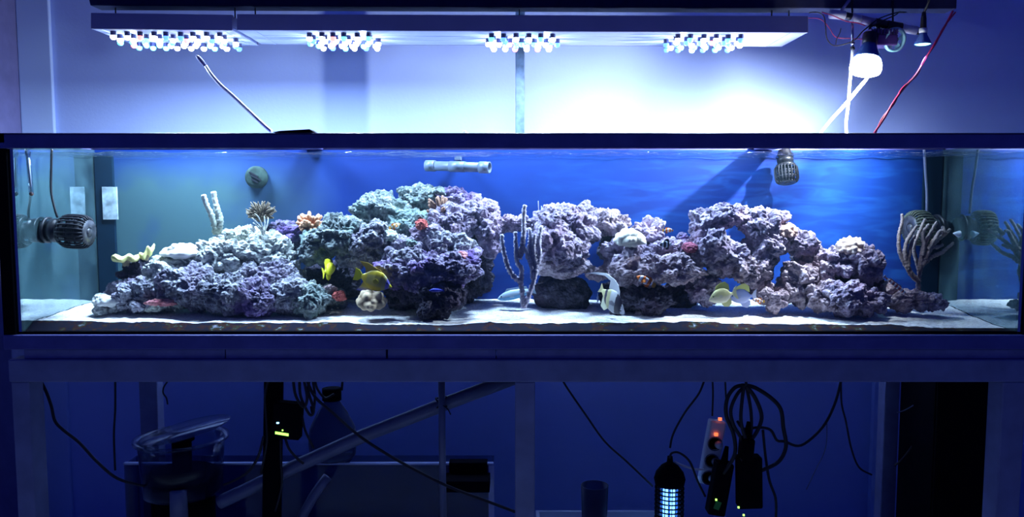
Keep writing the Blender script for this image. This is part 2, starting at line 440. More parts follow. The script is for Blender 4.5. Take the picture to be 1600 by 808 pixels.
stand = thing('aquarium_stand', 'grey painted steel stand carrying the long aquarium', 'stand', (0, 0.3, 0))
zt = zs2
YB = 0.72
obj('top_rail', G().span(-W - 0.035, W + 0.05, -0.032, 0.028, zs3, zt), M['steel'], stand, bevel=0.004)
obj('top_rail', G().span(-W - 0.03, W + 0.03, YB - 0.03, YB + 0.03, zs3, zt), M['steel'], stand, bevel=0.004)
for x in (-W + 0.01, 0.02, W + 0.01):
    obj('cross_rail', G().span(x - 0.025, x + 0.025, 0.028, YB - 0.03, zs3 + 0.01, zt - 0.001), M['steel'], stand, bevel=0.003)
for (a, b, d0, d1, lb) in ((17, 45, -0.03, 0.045, None), (805, 836, -0.03, 0.03, None), (1567, 1604, -0.03, 0.045, None)):
    x0 = P(a, 600, d0).x; x1 = P(b, 600, d0).x
    obj('leg', G().span(x0, x1, d0, d1, 0, zs3), M['steel'], stand, bevel=0.004)
for (a, b) in ((222, 250), (1378, 1401)):
    x0 = P(a, 600, YB).x; x1 = P(b, 600, YB).x
    obj('leg', G().span(x0, x1, YB - 0.03, YB + 0.03, 0, zs3), M['steel'], stand, bevel=0.004)
# the upright behind the tank that carries the lighting beam
YP = 0.655
zbb = P(812, 16, 0.26).z
x0 = P(805.5, 150, YP).x; x1 = P(819.5, 150, YP).x
o = obj('upright', G().span(x0, x1, YP - 0.02, YP + 0.02, 0, zbb + 0.02), M['post'], stand, bevel=0.002); o['label'] = 'blue grey steel upright rising behind the tank to the beam'
obj('bracket', G().span(x0, x1, 0.235, YP + 0.02, zbb + 0.062, zbb + 0.09).span(x0, x1, YP - 0.02, YP + 0.02, zbb + 0.02, zbb + 0.09), M['post'], stand, bevel=0.002)

# ------------------------------------------------------------------ water
def watermat_top():
    m = glassy('water surface', (0.97, 0.99, 1.0), 0.02, 0.02, fac=5.0)
    t = m.node_tree; n = t.nodes; l = t.links
    nz = n.new('ShaderNodeTexNoise'); nz.inputs['Scale'].default_value = 26; nz.inputs['Detail'].default_value = 3
    tc = n.new('ShaderNodeTexCoord'); l.new(tc.outputs['Object'], nz.inputs['Vector'])
    bp = n.new('ShaderNodeBump'); bp.inputs['Strength'].default_value = 1.0; bp.inputs['Distance'].default_value = 0.03
    l.new(nz.outputs[0], bp.inputs['Height'])
    for q in n:
        if q.type == 'BSDF_GLOSSY': l.new(bp.outputs[0], q.inputs['Normal'])
    return m
def watermat_body():
    m = bpy.data.materials.new('water body'); m.use_nodes = True
    t = m.node_tree; n = t.nodes; l = t.links; n.clear()
    out = n.new('ShaderNodeOutputMaterial')
    tr = n.new('ShaderNodeBsdfTransparent'); l.new(tr.outputs[0], out.inputs['Surface'])
    return m
WATER_VOL = True
def add_volume(m):
    t = m.node_tree; n = t.nodes; l = t.links
    out = [q for q in n if q.type == 'OUTPUT_MATERIAL'][0]
    ab = n.new('ShaderNodeVolumeAbsorption'); ab.inputs[0].default_value = (0.55, 0.85, 1.0, 1); ab.inputs[1].default_value = 0.25
    sv = n.new('ShaderNodeVolumeScatter'); sv.inputs[0].default_value = (0.45, 0.75, 1.0, 1); sv.inputs[1].default_value = 0.04
    try: sv.inputs['Anisotropy'].default_value = 0.3
    except Exception: pass
    a = n.new('ShaderNodeAddShader'); l.new(ab.outputs[0], a.inputs[0]); l.new(sv.outputs[0], a.inputs[1]); l.new(a.outputs[0], out.inputs['Volume'])
mt, mb = watermat_top(), watermat_body()
if WATER_VOL: add_volume(mt); add_volume(mb)
g = G()
nx, ny = 300, 24
xs = np.linspace(-W + 0.001, W - 0.001, nx); ys = np.linspace(0.001, D - 0.001, ny)
vv = []
for x in xs:
    for y in ys:
        z = ZW + 0.0022 * math.sin(x * 23 + y * 9) * math.sin(x * 7.3 - y * 17 + 1) + 0.0016 * math.sin(x * 51 + y * 31)
        vv.append((x, y, z))
ff = [(i * ny + j, (i + 1) * ny + j, (i + 1) * ny + j + 1, i * ny + j + 1) for i in range(nx - 1) for j in range(ny - 1)]
g.add(vv, ff, 0, None, True)
zb_ = ZB - 0.0005
# skirt down to the bottom, closed
for pts in ([(i * ny) for i in range(nx)], [((nx - 1) * ny + j) for j in range(ny)], [((nx - 1 - i) * ny + ny - 1) for i in range(nx)], [(ny - 1 - j) for j in range(ny)]):
    n0 = len(g.v)
    for k in pts:
        g.v.append(Vector((g.v[k].x, g.v[k].y, zb_)))
    for q in range(len(pts) - 1):
        g.f.append([pts[q], n0 + q, n0 + q + 1, pts[q + 1]]); g.m.append(1); g.sm.append(False)
b0 = len(g.v)
for (x, y) in ((xs[0], ys[0]), (xs[-1], ys[0]), (xs[-1], ys[-1]), (xs[0], ys[-1])): g.v.append(Vector((x, y, zb_)))
g.f.append([b0, b0 + 3, b0 + 2, b0 + 1]); g.m.append(1); g.sm.append(False)
o = obj('water', g, [mt, mb]); tag(o, 'clear rippled sea water filling the aquarium', 'water', kind='stuff')

# ------------------------------------------------------------------ numpy noise
def _hash(ix, iy, iz, k):
    h = (ix.astype(np.int64) * 73856093) ^ (iy.astype(np.int64) * 19349663) ^ (iz.astype(np.int64) * 83492791) ^ (k * 2654435761)
    h = (h ^ (h >> 13)) * 1274126177
    h = h ^ (h >> 16)
    return (h & 0xFFFFFF) / float(0xFFFFFF)
def vnoise(p, seed=0):
    i = np.floor(p).astype(np.int64); f = p - i; f = f * f * (3 - 2 * f)
    r = 0
    for dx in (0, 1):
        for dy in (0, 1):
            for dz in (0, 1):
                wgt = (f[:, 0] if dx else 1 - f[:, 0]) * (f[:, 1] if dy else 1 - f[:, 1]) * (f[:, 2] if dz else 1 - f[:, 2])
                r = r + wgt * _hash(i[:, 0] + dx, i[:, 1] + dy, i[:, 2] + dz, seed)
    return r * 2 - 1
def worley(p, seed=0):
    i = np.floor(p).astype(np.int64); best = np.full(len(p), 9.0)
    for dx in (-1, 0, 1):
        for dy in (-1, 0, 1):
            for dz in (-1, 0, 1):
                cx, cy, cz = i[:, 0] + dx, i[:, 1] + dy, i[:, 2] + dz
                fx = cx + _hash(cx, cy, cz, seed + 1); fy = cy + _hash(cx, cy, cz, seed + 2); fz = cz + _hash(cx, cy, cz, seed + 3)
                d = (p[:, 0] - fx) ** 2 + (p[:, 1] - fy) ** 2 + (p[:, 2] - fz) ** 2
                best = np.minimum(best, d)
    return np.sqrt(best)
_ico = {}
def ico(n):
    if n not in _ico:
        bm = bmesh.new(); bmesh.ops.create_icosphere(bm, subdivisions=n, radius=1.0)
        _ico[n] = (np.array([v.co[:] for v in bm.verts]), np.array([[v.index for v in f.verts] for f in bm.faces]))
        bm.free()
    return _ico[n]
_cs = {}
def cubesphere(n):
    if n not in _cs:
        a = np.tan(np.linspace(-1, 1, n + 1) * PI / 4)
        U, Vg = np.meshgrid(a, a, indexing='ij'); O = np.ones_like(U)
        pts = []; quads = []
        base = 0
        idx = np.arange((n + 1) ** 2).reshape(n + 1, n + 1)
        q0 = np.stack([idx[:-1, :-1], idx[1:, :-1], idx[1:, 1:], idx[:-1, 1:]], -1).reshape(-1, 4)
        for ax in range(3):
            for sg in (1, -1):
                A = [None] * 3; A[ax] = O * sg; A[(ax + 1) % 3] = U * sg; A[(ax + 2) % 3] = Vg
                pts.append(np.stack([q.ravel() for q in A], 1)); quads.append(q0 + base); base += (n + 1) ** 2
        pts = np.concatenate(pts); pts = pts / np.linalg.norm(pts, axis=1)[:, None]
        quads = np.concatenate(quads)
        key = np.round(pts * 1e5).astype(np.int64)
        _, first, inv = np.unique(key, axis=0, return_index=True, return_inverse=True)
        _cs[n] = (pts[first], inv.ravel()[quads])
    return _cs[n]
def lobes(p, cell, seed, w=0.8):
    f = worley(p / cell, seed)
    return np.sqrt(np.clip(1 - (f / w) ** 2, 0, 1))
def npmesh(name, V, Fc, m, smooth=True):
    me = bpy.data.meshes.new(name)
    me.vertices.add(len(V)); me.vertices.foreach_set('co', V.astype(np.float32).ravel())
    k = Fc.shape[1]
    me.loops.add(Fc.size); me.loops.foreach_set('vertex_index', Fc.astype(np.int32).ravel())
    me.polygons.add(len(Fc)); me.polygons.foreach_set('loop_start', np.arange(0, Fc.size, k, dtype=np.int32))
    me.polygons.foreach_set('loop_total', np.full(len(Fc), k, dtype=np.int32))
    me.polygons.foreach_set('use_smooth', np.full(len(Fc), smooth))
    me.materials.append(m); me.update(calc_edges=True)
    return me

# ------------------------------------------------------------------ sand
SF_PX = [(20, 503), (120, 503), (300, 504), (480, 505), (640, 507), (700, 508), (780, 505), (900, 504), (1100, 505), (1240, 507), (1400, 508), (1480, 512), (1540, 516), (1600, 518)]
_sx = [P(a, b, 0.04).x for a, b in SF_PX]; _sz = [P(a, b, 0.04).z for a, b in SF_PX]
ZSB = P(1200, 468, D).z
def sand_z(x, y):
    zf = np.interp(x, _sx, _sz)
    t = np.clip(np.asarray(y) / D, 0, 1)
    z = zf * (1 - t) + ZSB * t
    z = z + 0.012 * np.exp(-(((x + 0.12) / 0.14) ** 2 + ((np.asarray(y) - 0.34) / 0.12) ** 2))
    z = z + 0.010 * np.exp(-(((x + 1.36) / 0.12) ** 2 + ((np.asarray(y) - 0.25) / 0.12) ** 2))
    return z
def sandmat():
    m, t, b = newmat('white coral sand'); n = t.nodes; l = t.links
    tc = n.new('ShaderNodeTexCoord')
    n1 = n.new('ShaderNodeTexNoise'); n1.inputs['Scale'].default_value = 150; n1.inputs['Detail'].default_value = 3
    l.new(tc.outputs['Object'], n1.inputs['Vector'])
    r1 = n.new('ShaderNodeValToRGB'); r1.color_ramp.elements[0].position = 0.33; r1.color_ramp.elements[0].color = (0.55, 0.50, 0.50, 1)
    r1.color_ramp.elements[1].position = 0.48; r1.color_ramp.elements[1].color = (0.90, 0.89, 0.88, 1)
    l.new(n1.outputs[0], r1.inputs[0])
    # violet specks of detritus plus the rim's shade, painted darker towards the front pane
    sx = n.new('ShaderNodeSeparateXYZ'); l.new(tc.outputs['Object'], sx.inputs[0])
    mr = n.new('ShaderNodeMapRange'); mr.inputs[1].default_value = -0.07; mr.inputs[2].default_value = -0.21; mr.inputs[3].default_value = 0.0; mr.inputs[4].default_value = 0.85
    l.new(sx.outputs[1], mr.inputs[0])
    n2 = n.new('ShaderNodeTexNoise'); n2.inputs['Scale'].default_value = 75; n2.inputs['Detail'].default_value = 5; n2.inputs['Roughness'].default_value = 0.7
    l.new(tc.outputs['Object'], n2.inputs['Vector'])
    r2 = n.new('ShaderNodeValToRGB'); r2.color_ramp.elements[0].position = 0.40; r2.color_ramp.elements[1].position = 0.60
    l.new(n2.outputs[0], r2.inputs[0])
    mm = n.new('ShaderNodeMath'); mm.operation = 'MULTIPLY'; l.new(mr.outputs[0], mm.inputs[0]); l.new(r2.outputs[0], mm.inputs[1])
    mx = n.new('ShaderNodeMix'); mx.data_type = 'RGBA'; l.new(mm.outputs[0], mx.inputs[0]); l.new(r1.outputs[0], mx.inputs[6]); mx.inputs[7].default_value = (0.15, 0.13, 0.20, 1)
    l.new(mx.outputs[2], b.inputs['Base Color'])
    b.inputs['Roughness'].default_value = 0.95
    nb = n.new('ShaderNodeTexNoise'); nb.inputs['Scale'].default_value = 260; nb.inputs['Detail'].default_value = 3; l.new(tc.outputs['Object'], nb.inputs['Vector'])
    bp = n.new('ShaderNodeBump'); bp.inputs['Strength'].default_value = 0.5; bp.inputs['Distance'].default_value = 0.003
    l.new(nb.outputs[0], bp.inputs['Height']); l.new(bp.outputs[0], b.inputs['Normal'])
    return m
def shaded_algaemat():  # algae flecks, with the rim's shade put into the near-black tones
    m, t, b = newmat('sand layers behind the front pane'); n = t.nodes; l = t.links
    tc = n.new('ShaderNodeTexCoord')
    n1 = n.new('ShaderNodeTexNoise'); n1.inputs['Scale'].default_value = 22; n1.inputs['Detail'].default_value = 7; n1.inputs['Roughness'].default_value = 0.65
    l.new(tc.outputs['Object'], n1.inputs['Vector'])
    r = n.new('ShaderNodeValToRGB'); cr = r.color_ramp
    cr.elements[0].position = 0.40; cr.elements[0].color = (0.010, 0.010, 0.018, 1)
    cr.elements[1].position = 0.76; cr.elements[1].color = (0.40, 0.40, 0.42, 1)
    for p_, c in ((0.51, (0.011, 0.011, 0.018)), (0.57, (0.030, 0.012, 0.010)), (0.62, (0.018, 0.028, 0.016)), (0.68, (0.12, 0.12, 0.16))):
        e = cr.elements.new(p_); e.color = (*c, 1)
    l.new(n1.outputs[0], r.inputs[0]); l.new(r.outputs[0], b.inputs['Base Color']); b.inputs['Roughness'].default_value = 1.0; b.inputs['Specular IOR Level'].default_value = 0.02
    return m
nx, ny = 620, 90
X, Y = np.meshgrid(np.linspace(-W + 0.003, W - 0.003, nx), np.linspace(0.002, D - 0.003, ny), indexing='ij')
Z = sand_z(X.ravel(), Y.ravel())
pp = np.stack([X.ravel(), Y.ravel(), Z * 0], 1)
Z = Z + 0.0035 * vnoise(pp * 9, 3) + 0.0018 * vnoise(pp * 32, 5) + 0.0012 * vnoise(pp * 110, 6)
Z = np.maximum(Z, ZB + 0.001)
Y[:, 0] = 0.045
Y[:, 1:] = np.maximum(Y[:, 1:], 0.046 + (D - 0.05) * np.linspace(0, 1, ny - 1)[None, :])
g = G()
vv = [Vector(q) for q in np.stack([X.ravel(), Y.ravel(), Z], 1)]
g.v = vv; g.f = [[i * ny + j, (i + 1) * ny + j, (i + 1) * ny + j + 1, i * ny + j + 1] for i in range(nx - 1) for j in range(ny - 1)]
g.m = [0] * len(g.f); g.sm = [True] * len(g.f)
n0 = len(g.v)
for i in range(nx): g.v.append(Vector((X[i, 0], 0.002, ZB)))
for i in range(nx - 1): g.f.append([i * ny, n0 + i, n0 + i + 1, (i + 1) * ny]); g.m.append(1); g.sm.append(False)
me = bpy.data.meshes.new('sand_bed')
me.from_pydata([tuple(p - Vector((0, D / 2, ZB))) for p in g.v], [], g.f)
me.materials.append(sandmat()); me.materials.append(shaded_algaemat())
me.polygons.foreach_set('material_index', g.m); me.polygons.foreach_set('use_smooth', g.sm); me.update()
o = bpy.data.objects.new('sand_bed', me); COL.objects.link(o); o.location = (0, D / 2, ZB)
tag(o, 'white coral sand bed covering the bottom of the aquarium', 'sand', kind='stuff')

# ------------------------------------------------------------------ live rocks
def rock_mesh(name, c, a, b, cz, m, seed, sub, big=0.30, knob=0.012, cell=0.030, warp=0.4):
    V, Fc = cubesphere(sub)
    rs = np.array([a, b, cz]); rmin = min(a, b, cz)
    q = V * rs
    off = np.array([seed * 3.17, seed * 1.31, seed * 7.7])
    bigd = big * vnoise(V * 1.5 + off, 11) + 0.5 * big * vnoise(V * 3.1 + off, 12)
    r = 1 + bigd
    p = q * r[:, None]
    wv = np.stack([vnoise(p * 14 + off, 21), vnoise(p * 14 + off, 22), vnoise(p * 14 + off, 23)], 1)
    nrm = q / rs ** 2; nrm = nrm / np.linalg.norm(nrm, axis=1)[:, None]
    pw = p + (wv * warp + off) * cell
    h1 = lobes(pw, cell, 31); h2 = lobes(pw * 1.0, cell * 0.42, 41)
    pits = np.clip(vnoise(pw / (cell * 0.8), 71) - 0.15, 0, 1)
    d = knob * (h1 * 1.0 - 0.55) + knob * 0.46 * (h2 - 0.5) * (0.4 + h1) - knob * 1.5 * pits + knob * 0.22 * vnoise(p * 210, 51)
    p = p + nrm * d[:, None]
    w_ = p + np.array(c)
    w_[:, 1] = np.clip(w_[:, 1], 0.006, D - 0.004)
    w_[:, 2] = np.maximum(w_[:, 2], ZB + 0.004)
    w_[:, 0] = np.clip(w_[:, 0], -W + 0.004, W - 0.004)
    base = Vector((c[0], c[1], float(w_[:, 2].min())))
    me = npmesh(name, w_ - np.array(base), Fc, m)
    return me, base
def rock(px, py, rx, ry, d, m, label, dy=None, big=0.30, knob=0.012, cell=0.030, group='live rocks of the reef', sub=None, name='live_rock', cat='rock'):
    global RS
    RS += 1
    s = S(d); c = P(px, py, d)
    b = dy if dy else min(rx, ry) * 1.15 / s
    b = min(b, 0.14)
    sub = sub or next(k for k in (30, 38, 46, 54, 64) if k >= min(max(rx, ry) * 1.25, 64))
    me, base = rock_mesh(name, c, rx / s, b, ry / s, M[m] if isinstance(m, str) else m, RS, sub, big, knob, cell)
    o = bpy.data.objects.new(name, me); COL.objects.link(o); o.location = base
    tag(o, label, cat, group)
    return o
RS = 0
ROCKS = [
 # left reef
 (168, 478, 20, 17, .17, 'rock_pale', 'bright white crusted rock at the far left foot of the reef'),
 (208, 464, 40, 24, .17, 'rock_grey', 'violet grey pitted rock lying second from the left foot of the reef'),
 (218, 424, 26, 20, .24, 'rock_dark', 'brown rock under the yellow leather coral'),
 (258, 432, 38, 24, .24, 'rock_pale', 'pale rock just right of the yellow leather coral'),
 (252, 466, 34, 20, .19, 'rock_pale', 'white topped rock above the pink crust on the sand'),
 (304, 446, 50, 32, .19, 'rock_grey', 'knobbly grey rock with dark hollows, above the first small pebble on the sand'),
 (300, 408, 44, 20, .28, 'rock_pale', 'low pale rock under the spreading white coral mat'),
 (348, 455, 46, 32, .16, 'rock_grey', 'knobbly blue grey rock right above the brown pebble coral on the sand'),
 (352, 404, 44, 34, .29, 'rock_pale', 'cream knobbly rock below the two-fingered coral'),
 (386, 382, 42, 26, .32, 'rock_pale', 'cream green rock behind the feathery sea fan'),
 (424, 398, 40, 30, .27, 'rock_pale', 'pale grey rock in front of the feathery sea fan'),
 (396, 436, 32, 24, .21, 'rock_grey', 'small grey rock with a red spot, in the middle of the left slope'),
 (400, 466, 46, 25, .14, 'rock_purple', 'dark violet rock in front, above the blue green crumb on the sand'),
 (432, 430, 38, 28, .22, 'rock_grey', 'grey rock overhanging the middle of the left slope'),
 (452, 462, 34, 26, .16, 'rock_grey', 'violet grey rock right of the dark violet front rock'),
 (482, 470, 32, 22, .14, 'rock_green', 'low greenish rock ending the left slope beside the starfish'),
 (446, 370, 40, 26, .36, 'rock_purple', 'brown violet rock left of the orange bush coral'),
 # shelf in the middle left
 (498, 388, 30, 24, .27, 'rock_green', 'green grey rock right under the orange bush coral'),
 (534, 366, 46, 32, .27, 'rock_green', 'large knobbly green grey rock above the yellow fish'),
 (578, 378, 44, 32, .26, 'rock_grey', 'grey rock left of the pale green coral tuft'),
 (562, 402, 42, 15, .25, 'rock_grey', 'thin ledge rock above the angelfish'),
 (598, 332, 40, 26, .36, 'rock_green', 'hazy green rock on the crest left of the reef top'),
 (636, 356, 38, 28, .33, 'rock_green', 'green blue rock behind the red sponge'),
 (625, 396, 40, 24, .23, 'rock_grey', 'grey rock under the pale green coral tuft'),
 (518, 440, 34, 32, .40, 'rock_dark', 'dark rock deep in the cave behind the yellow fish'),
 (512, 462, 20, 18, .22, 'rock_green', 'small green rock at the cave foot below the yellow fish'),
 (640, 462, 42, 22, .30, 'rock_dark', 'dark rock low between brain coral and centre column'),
 # centre
 (668, 424, 64, 26, .15, 'rock_purple', 'broad purple table rock overhanging the small blue fish'),
 (622, 428, 36, 20, .17, 'rock_purple', 'purple ledge rock at the left edge of the centre table'),
 (716, 416, 38, 30, .16, 'rock_purple', 'purple knobbly rock at the right edge of the centre table'),
 (700, 392, 42, 26, .21, 'rock_grey', 'blue grey rock with a red patch on the centre table'),
 (672, 366, 30, 15, .22, 'rock_lilac', 'smooth lilac slab rock below the brown coral tuft'),
 (640, 398, 34, 20, .19, 'rock_grey', 'grey rock on the left half of the centre table'),
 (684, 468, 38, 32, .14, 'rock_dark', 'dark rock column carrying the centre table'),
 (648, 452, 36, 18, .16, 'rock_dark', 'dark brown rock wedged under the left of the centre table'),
 (712, 350, 38, 26, .27, 'rock_lilac', 'lilac rock right of the brown coral tuft'),
 (750, 336, 36, 24, .31, 'rock_lilac', 'lilac rock on top of the dark pillar'),
 (662, 308, 38, 19, .40, 'rock_green', 'hazy blue grey rock at the very top of the reef'),
 (708, 312, 38, 18, .39, 'rock_purple', 'hazy violet rock right of the very top of the reef'),
 (730, 410, 36, 54, .36, 'rock_dark', 'tall dark pillar rock left of the purple gorgonian'),
 (764, 366, 20, 30, .28, 'rock_lilac', 'lilac rock hanging at the left end of the rock bridge'),
 (798, 350, 44, 13, .30, 'rock_lilac', 'flat lilac bridge rock behind the purple gorgonian'),
 # right of the gorgonian
 (872, 344, 34, 24, .26, 'rock_lilac', 'lilac rock peak right of the thin twig coral'),
 (906, 354, 30, 30, .28, 'rock_lilac', 'lilac pitted rock between the peak and the dark gap'),
 (866, 384, 36, 32, .22, 'rock_lilac', 'lilac rock right beside the purple gorgonian'),
 (888, 392, 28, 24, .21, 'rock_lilac', 'knobbly lilac rock hanging left of the blue gap'),
 (880, 418, 44, 16, .22, 'rock_pink', 'smooth undercut rock resting on the big dark boulder'),
 (880, 462, 50, 31, .32, 'rock_dark', 'big smooth dark boulder low behind the banded fish'),
 (950, 350, 36, 19, .31, 'rock_pink', 'pink grey rock carrying the white snail'),
 (957, 380, 22, 22, .40, 'rock_dark', 'dark rock in the gap left of the white dome coral'),
 (938, 424, 30, 10, .24, 'rock_pink', 'thin pink ledge rock above the banded fish'),
 (982, 398, 36, 26, .25, 'rock_lilac', 'lilac rock right under the white dome coral'),
 (1012, 366, 26, 22, .32, 'rock_lilac', 'lilac rock between white dome coral and the small top clownfish'),
 (990, 426, 36, 22, .19, 'rock_pink', 'pink grey rock just behind the orange clownfish'),
 (1044, 422, 52, 21, .17, 'rock_pink', 'broad pink grey shelf rock right of the orange clownfish'),
 (1050, 394, 38, 18, .25, 'rock_lilac', 'lilac rock under the black and white damselfish'),
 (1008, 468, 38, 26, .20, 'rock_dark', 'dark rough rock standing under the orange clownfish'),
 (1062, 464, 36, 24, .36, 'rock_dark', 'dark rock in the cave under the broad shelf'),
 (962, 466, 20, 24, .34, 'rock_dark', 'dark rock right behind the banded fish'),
 (1088, 396, 28, 24, .27, 'rock_lilac', 'lilac rock behind the maroon sponge'),
 (1098, 454, 24, 26, .23, 'rock_lilac', 'lilac rock left of the pale yellow tang'),
 # arch
 (1140, 336, 32, 17, .26, 'rock_lilac', 'rounded rock crowning the rock arch'),
 (1102, 352, 24, 22, .25, 'rock_lilac', 'pale knobbly rock on the left shoulder of the rock arch'),
 (1118, 388, 30, 26, .22, 'rock_lilac', 'grey lilac rock below the left shoulder of the rock arch'),
 (1150, 404, 26, 21, .21, 'rock_lilac', 'knobbly rock under the arch opening'),
 (1190, 350, 32, 24, .25, 'rock_lilac', 'lilac rock on the right shoulder of the rock arch'),
 (1196, 386, 28, 30, .24, 'rock_lilac', 'shaded rock below the right shoulder of the rock arch'),
 (1172, 424, 30, 22, .20, 'rock_pink', 'pinkish knobbly rock above the blue white tang'),
 (1190, 422, 17, 24, .24, 'rock_dark', 'dark rock under the right side of the arch'),
 (1126, 414, 20, 17, .23, 'rock_lilac', 'lilac rock above the pale yellow tang'),
 (1190, 454, 18, 14, .22, 'rock_pink', 'small rock right above the striped clownfish on the sand'),
 (1210, 468, 22, 14, .17, 'rock_pink', 'low rounded pale pink rock right of the striped clownfish'),
 # right slope
 (1222, 370, 22, 19, .26, 'rock_pink', 'rock under the peach coral'),
 (1248, 382, 24, 22, .25, 'rock_lilac', 'violet grey rock right of the peach coral'),
 (1244, 444, 28, 34, .22, 'rock_pink', 'tall rock rising right of the blue slit in the reef'),
 (1276, 420, 28, 30, .24, 'rock_pink', 'pinkish rock between the peach coral slope and the cream dome coral'),
 (1252, 412, 16, 16, .30, 'rock_dark', 'shaded rock under the violet grey one near the peach coral'),
 (1318, 410, 36, 22, .22, 'rock_lilac', 'dark edged rock under the left of the cream dome coral'),
 (1352, 414, 30, 26, .21, 'rock_lilac', 'overhanging rock under the right of the cream dome coral'),
 (1330, 438, 46, 20, .27, 'rock_dark', 'dark recessed rock under the cream dome coral overhang'),
 (1290, 464, 30, 22, .16, 'rock_pink', 'knobbly pale rock at the left of the right front pile'),
 (1318, 464, 32, 25, .14, 'rock_lilac', 'knobbly pale rock in the middle of the right front pile'),
 (1352, 468, 34, 20, .15, 'rock_lilac', 'knobbly pale rock at the right of the right front pile'),
 (1386, 460, 20, 22, .24, 'rock_pink', 'smooth sloping rock left of the banded goby'),
 (1420, 470, 36, 13, .19, 'rock_pink', 'low rock at the foot of the brown gorgonian'),
 (1454, 474, 22, 11, .19, 'rock_lilac', 'low rock at the right end of the reef'),
]
SMOOTH = ('smooth',)
for r_ in ROCKS:
    sm = 'smooth' in r_[6]
    rock(*r_, big=0.22 if sm else 0.32, knob=0.007 if sm else 0.017, cell=0.045 if sm else 0.031)

# small pebbles and rubble on the sand
def on_sand(px, py):
    """depth at which the pixel ray meets the sand"""
    lo, hi = 0.02, D - 0.02
    for _ in range(30):
        mid = (lo + hi) / 2
        p = P(px, py, mid)
        if p.z < float(sand_z(np.array([p.x]), np.array([mid]))[0]): hi = mid
        else: lo = mid
    return lo
M['pebble'] = rockmat('brown pebble coral', (0.50, 0.40, 0.40), (0.34, 0.24, 0.25), (0.14, 0.09, 0.10), (0.4, 0.3, 0.3))
M['redcrust'] = rockmat('pink red crust', (0.70, 0.36, 0.40), (0.50, 0.16, 0.18), (0.28, 0.08, 0.10), (0.6, 0.3, 0.3))
M['redsponge'] = rockmat('red sponge', (0.62, 0.22, 0.18), (0.42, 0.09, 0.08), (0.22, 0.05, 0.05), (0.5, 0.15, 0.12))
M['maroon'] = rockmat('maroon sponge', (0.36, 0.12, 0.18), (0.24, 0.06, 0.10), (0.14, 0.03, 0.06), (0.3, 0.1, 0.15))
for (px, py, rx, ry, m, nm, lab, cat) in [
    (291, 481, 8, 4, 'pebble', 'pebble', 'small flat brown pebble on the sand, leftmost of two', 'pebble'),
    (341, 481, 11, 6, 'pebble', 'pebble_coral', 'small brown lobed coral piece on the sand below the left slope', 'coral'),
    (414, 484, 11, 4, 'rock_green', 'rubble_piece', 'blue green rubble crumb on the sand under the dark violet rock', 'rubble'),
    (493, 485, 8, 5, 'rock_grey', 'rubble_piece', 'grey rubble crumb left of the starfish', 'rubble'),
    (512, 482, 5, 3, 'rock_grey', 'rubble_piece', 'tiny grey crumb just above the starfish', 'rubble'),
    (529, 477, 12, 9, 'rock_grey', 'rubble_piece', 'small grey stone under the red coral left of the brain coral', 'rubble'),
    (962, 488, 9, 6, 'rock_dark', 'rubble_piece', 'dark crumb on the sand right of the banded fish', 'rubble'),
    (1003, 489, 12, 4, 'rock_pink', 'rubble_piece', 'pinkish flat crumb on the sand under the orange clownfish', 'rubble')]:
    d = on_sand(px, py + ry * 0.5)
    rock(px, py, rx, ry, d, m, lab, group='rubble on the sand', sub=22, knob=0.004, cell=0.012, name=nm, cat=cat)
for (px, py, rx, ry, d, m, nm, lab, cat) in [
    (250, 473, 26, 5, .12, 'redcrust', 'coral_crust', 'pink red crust coral low on the left slope', 'coral'),
    (386, 421, 7, 5, .18, 'redsponge', 'sponge', 'tiny red sponge in the middle of the left slope', 'sponge'),
    (530, 463, 11, 8, .17, 'redsponge', 'sponge', 'red sponge on a small stone left of the brain coral', 'sponge'),
    (659, 351, 10, 8, .19, 'redsponge', 'sponge', 'salmon red sponge above the smooth lilac slab', 'sponge'),
    (657, 341, 8, 6, .22, 'rock_green', 'sponge', 'yellow green sponge lump just above the salmon red sponge', 'sponge'),
    (722, 402, 11, 9, .12, 'redcrust', 'coral_crust', 'red patch of crust coral on the centre table', 'coral'),
    (1077, 387, 12, 8, .19, 'maroon', 'sponge', 'round maroon sponge right of the black and white damselfish', 'sponge'),
    (1066, 370, 10, 7, .24, 'rock_purple', 'sponge', 'round lilac sponge behind the maroon one', 'sponge'),
    (642, 380, 9, 6, .17, 'rock_green', 'coral_crust', 'blue green crust coral between green tuft and lilac slab', 'coral'),
    (538, 366, 9, 6, .19, 'rock_green', 'coral_crust', 'turquoise crust coral on the shelf above the yellow fish', 'coral'),
    (1120, 340, 7, 5, .22, 'rock_pale', 'sponge', 'small pale lump on the left shoulder of the rock arch', 'sponge'),
    (516, 451, 11, 6, .18, 'pebble', 'mushroom_coral', 'brown mushroom coral at the cave foot below the yellow fish', 'coral')]:
    rock(px, py, rx, ry, d, m, lab, group='sponges and crusts', sub=22, knob=0.003, cell=0.011, name=nm, cat=cat, big=0.2)

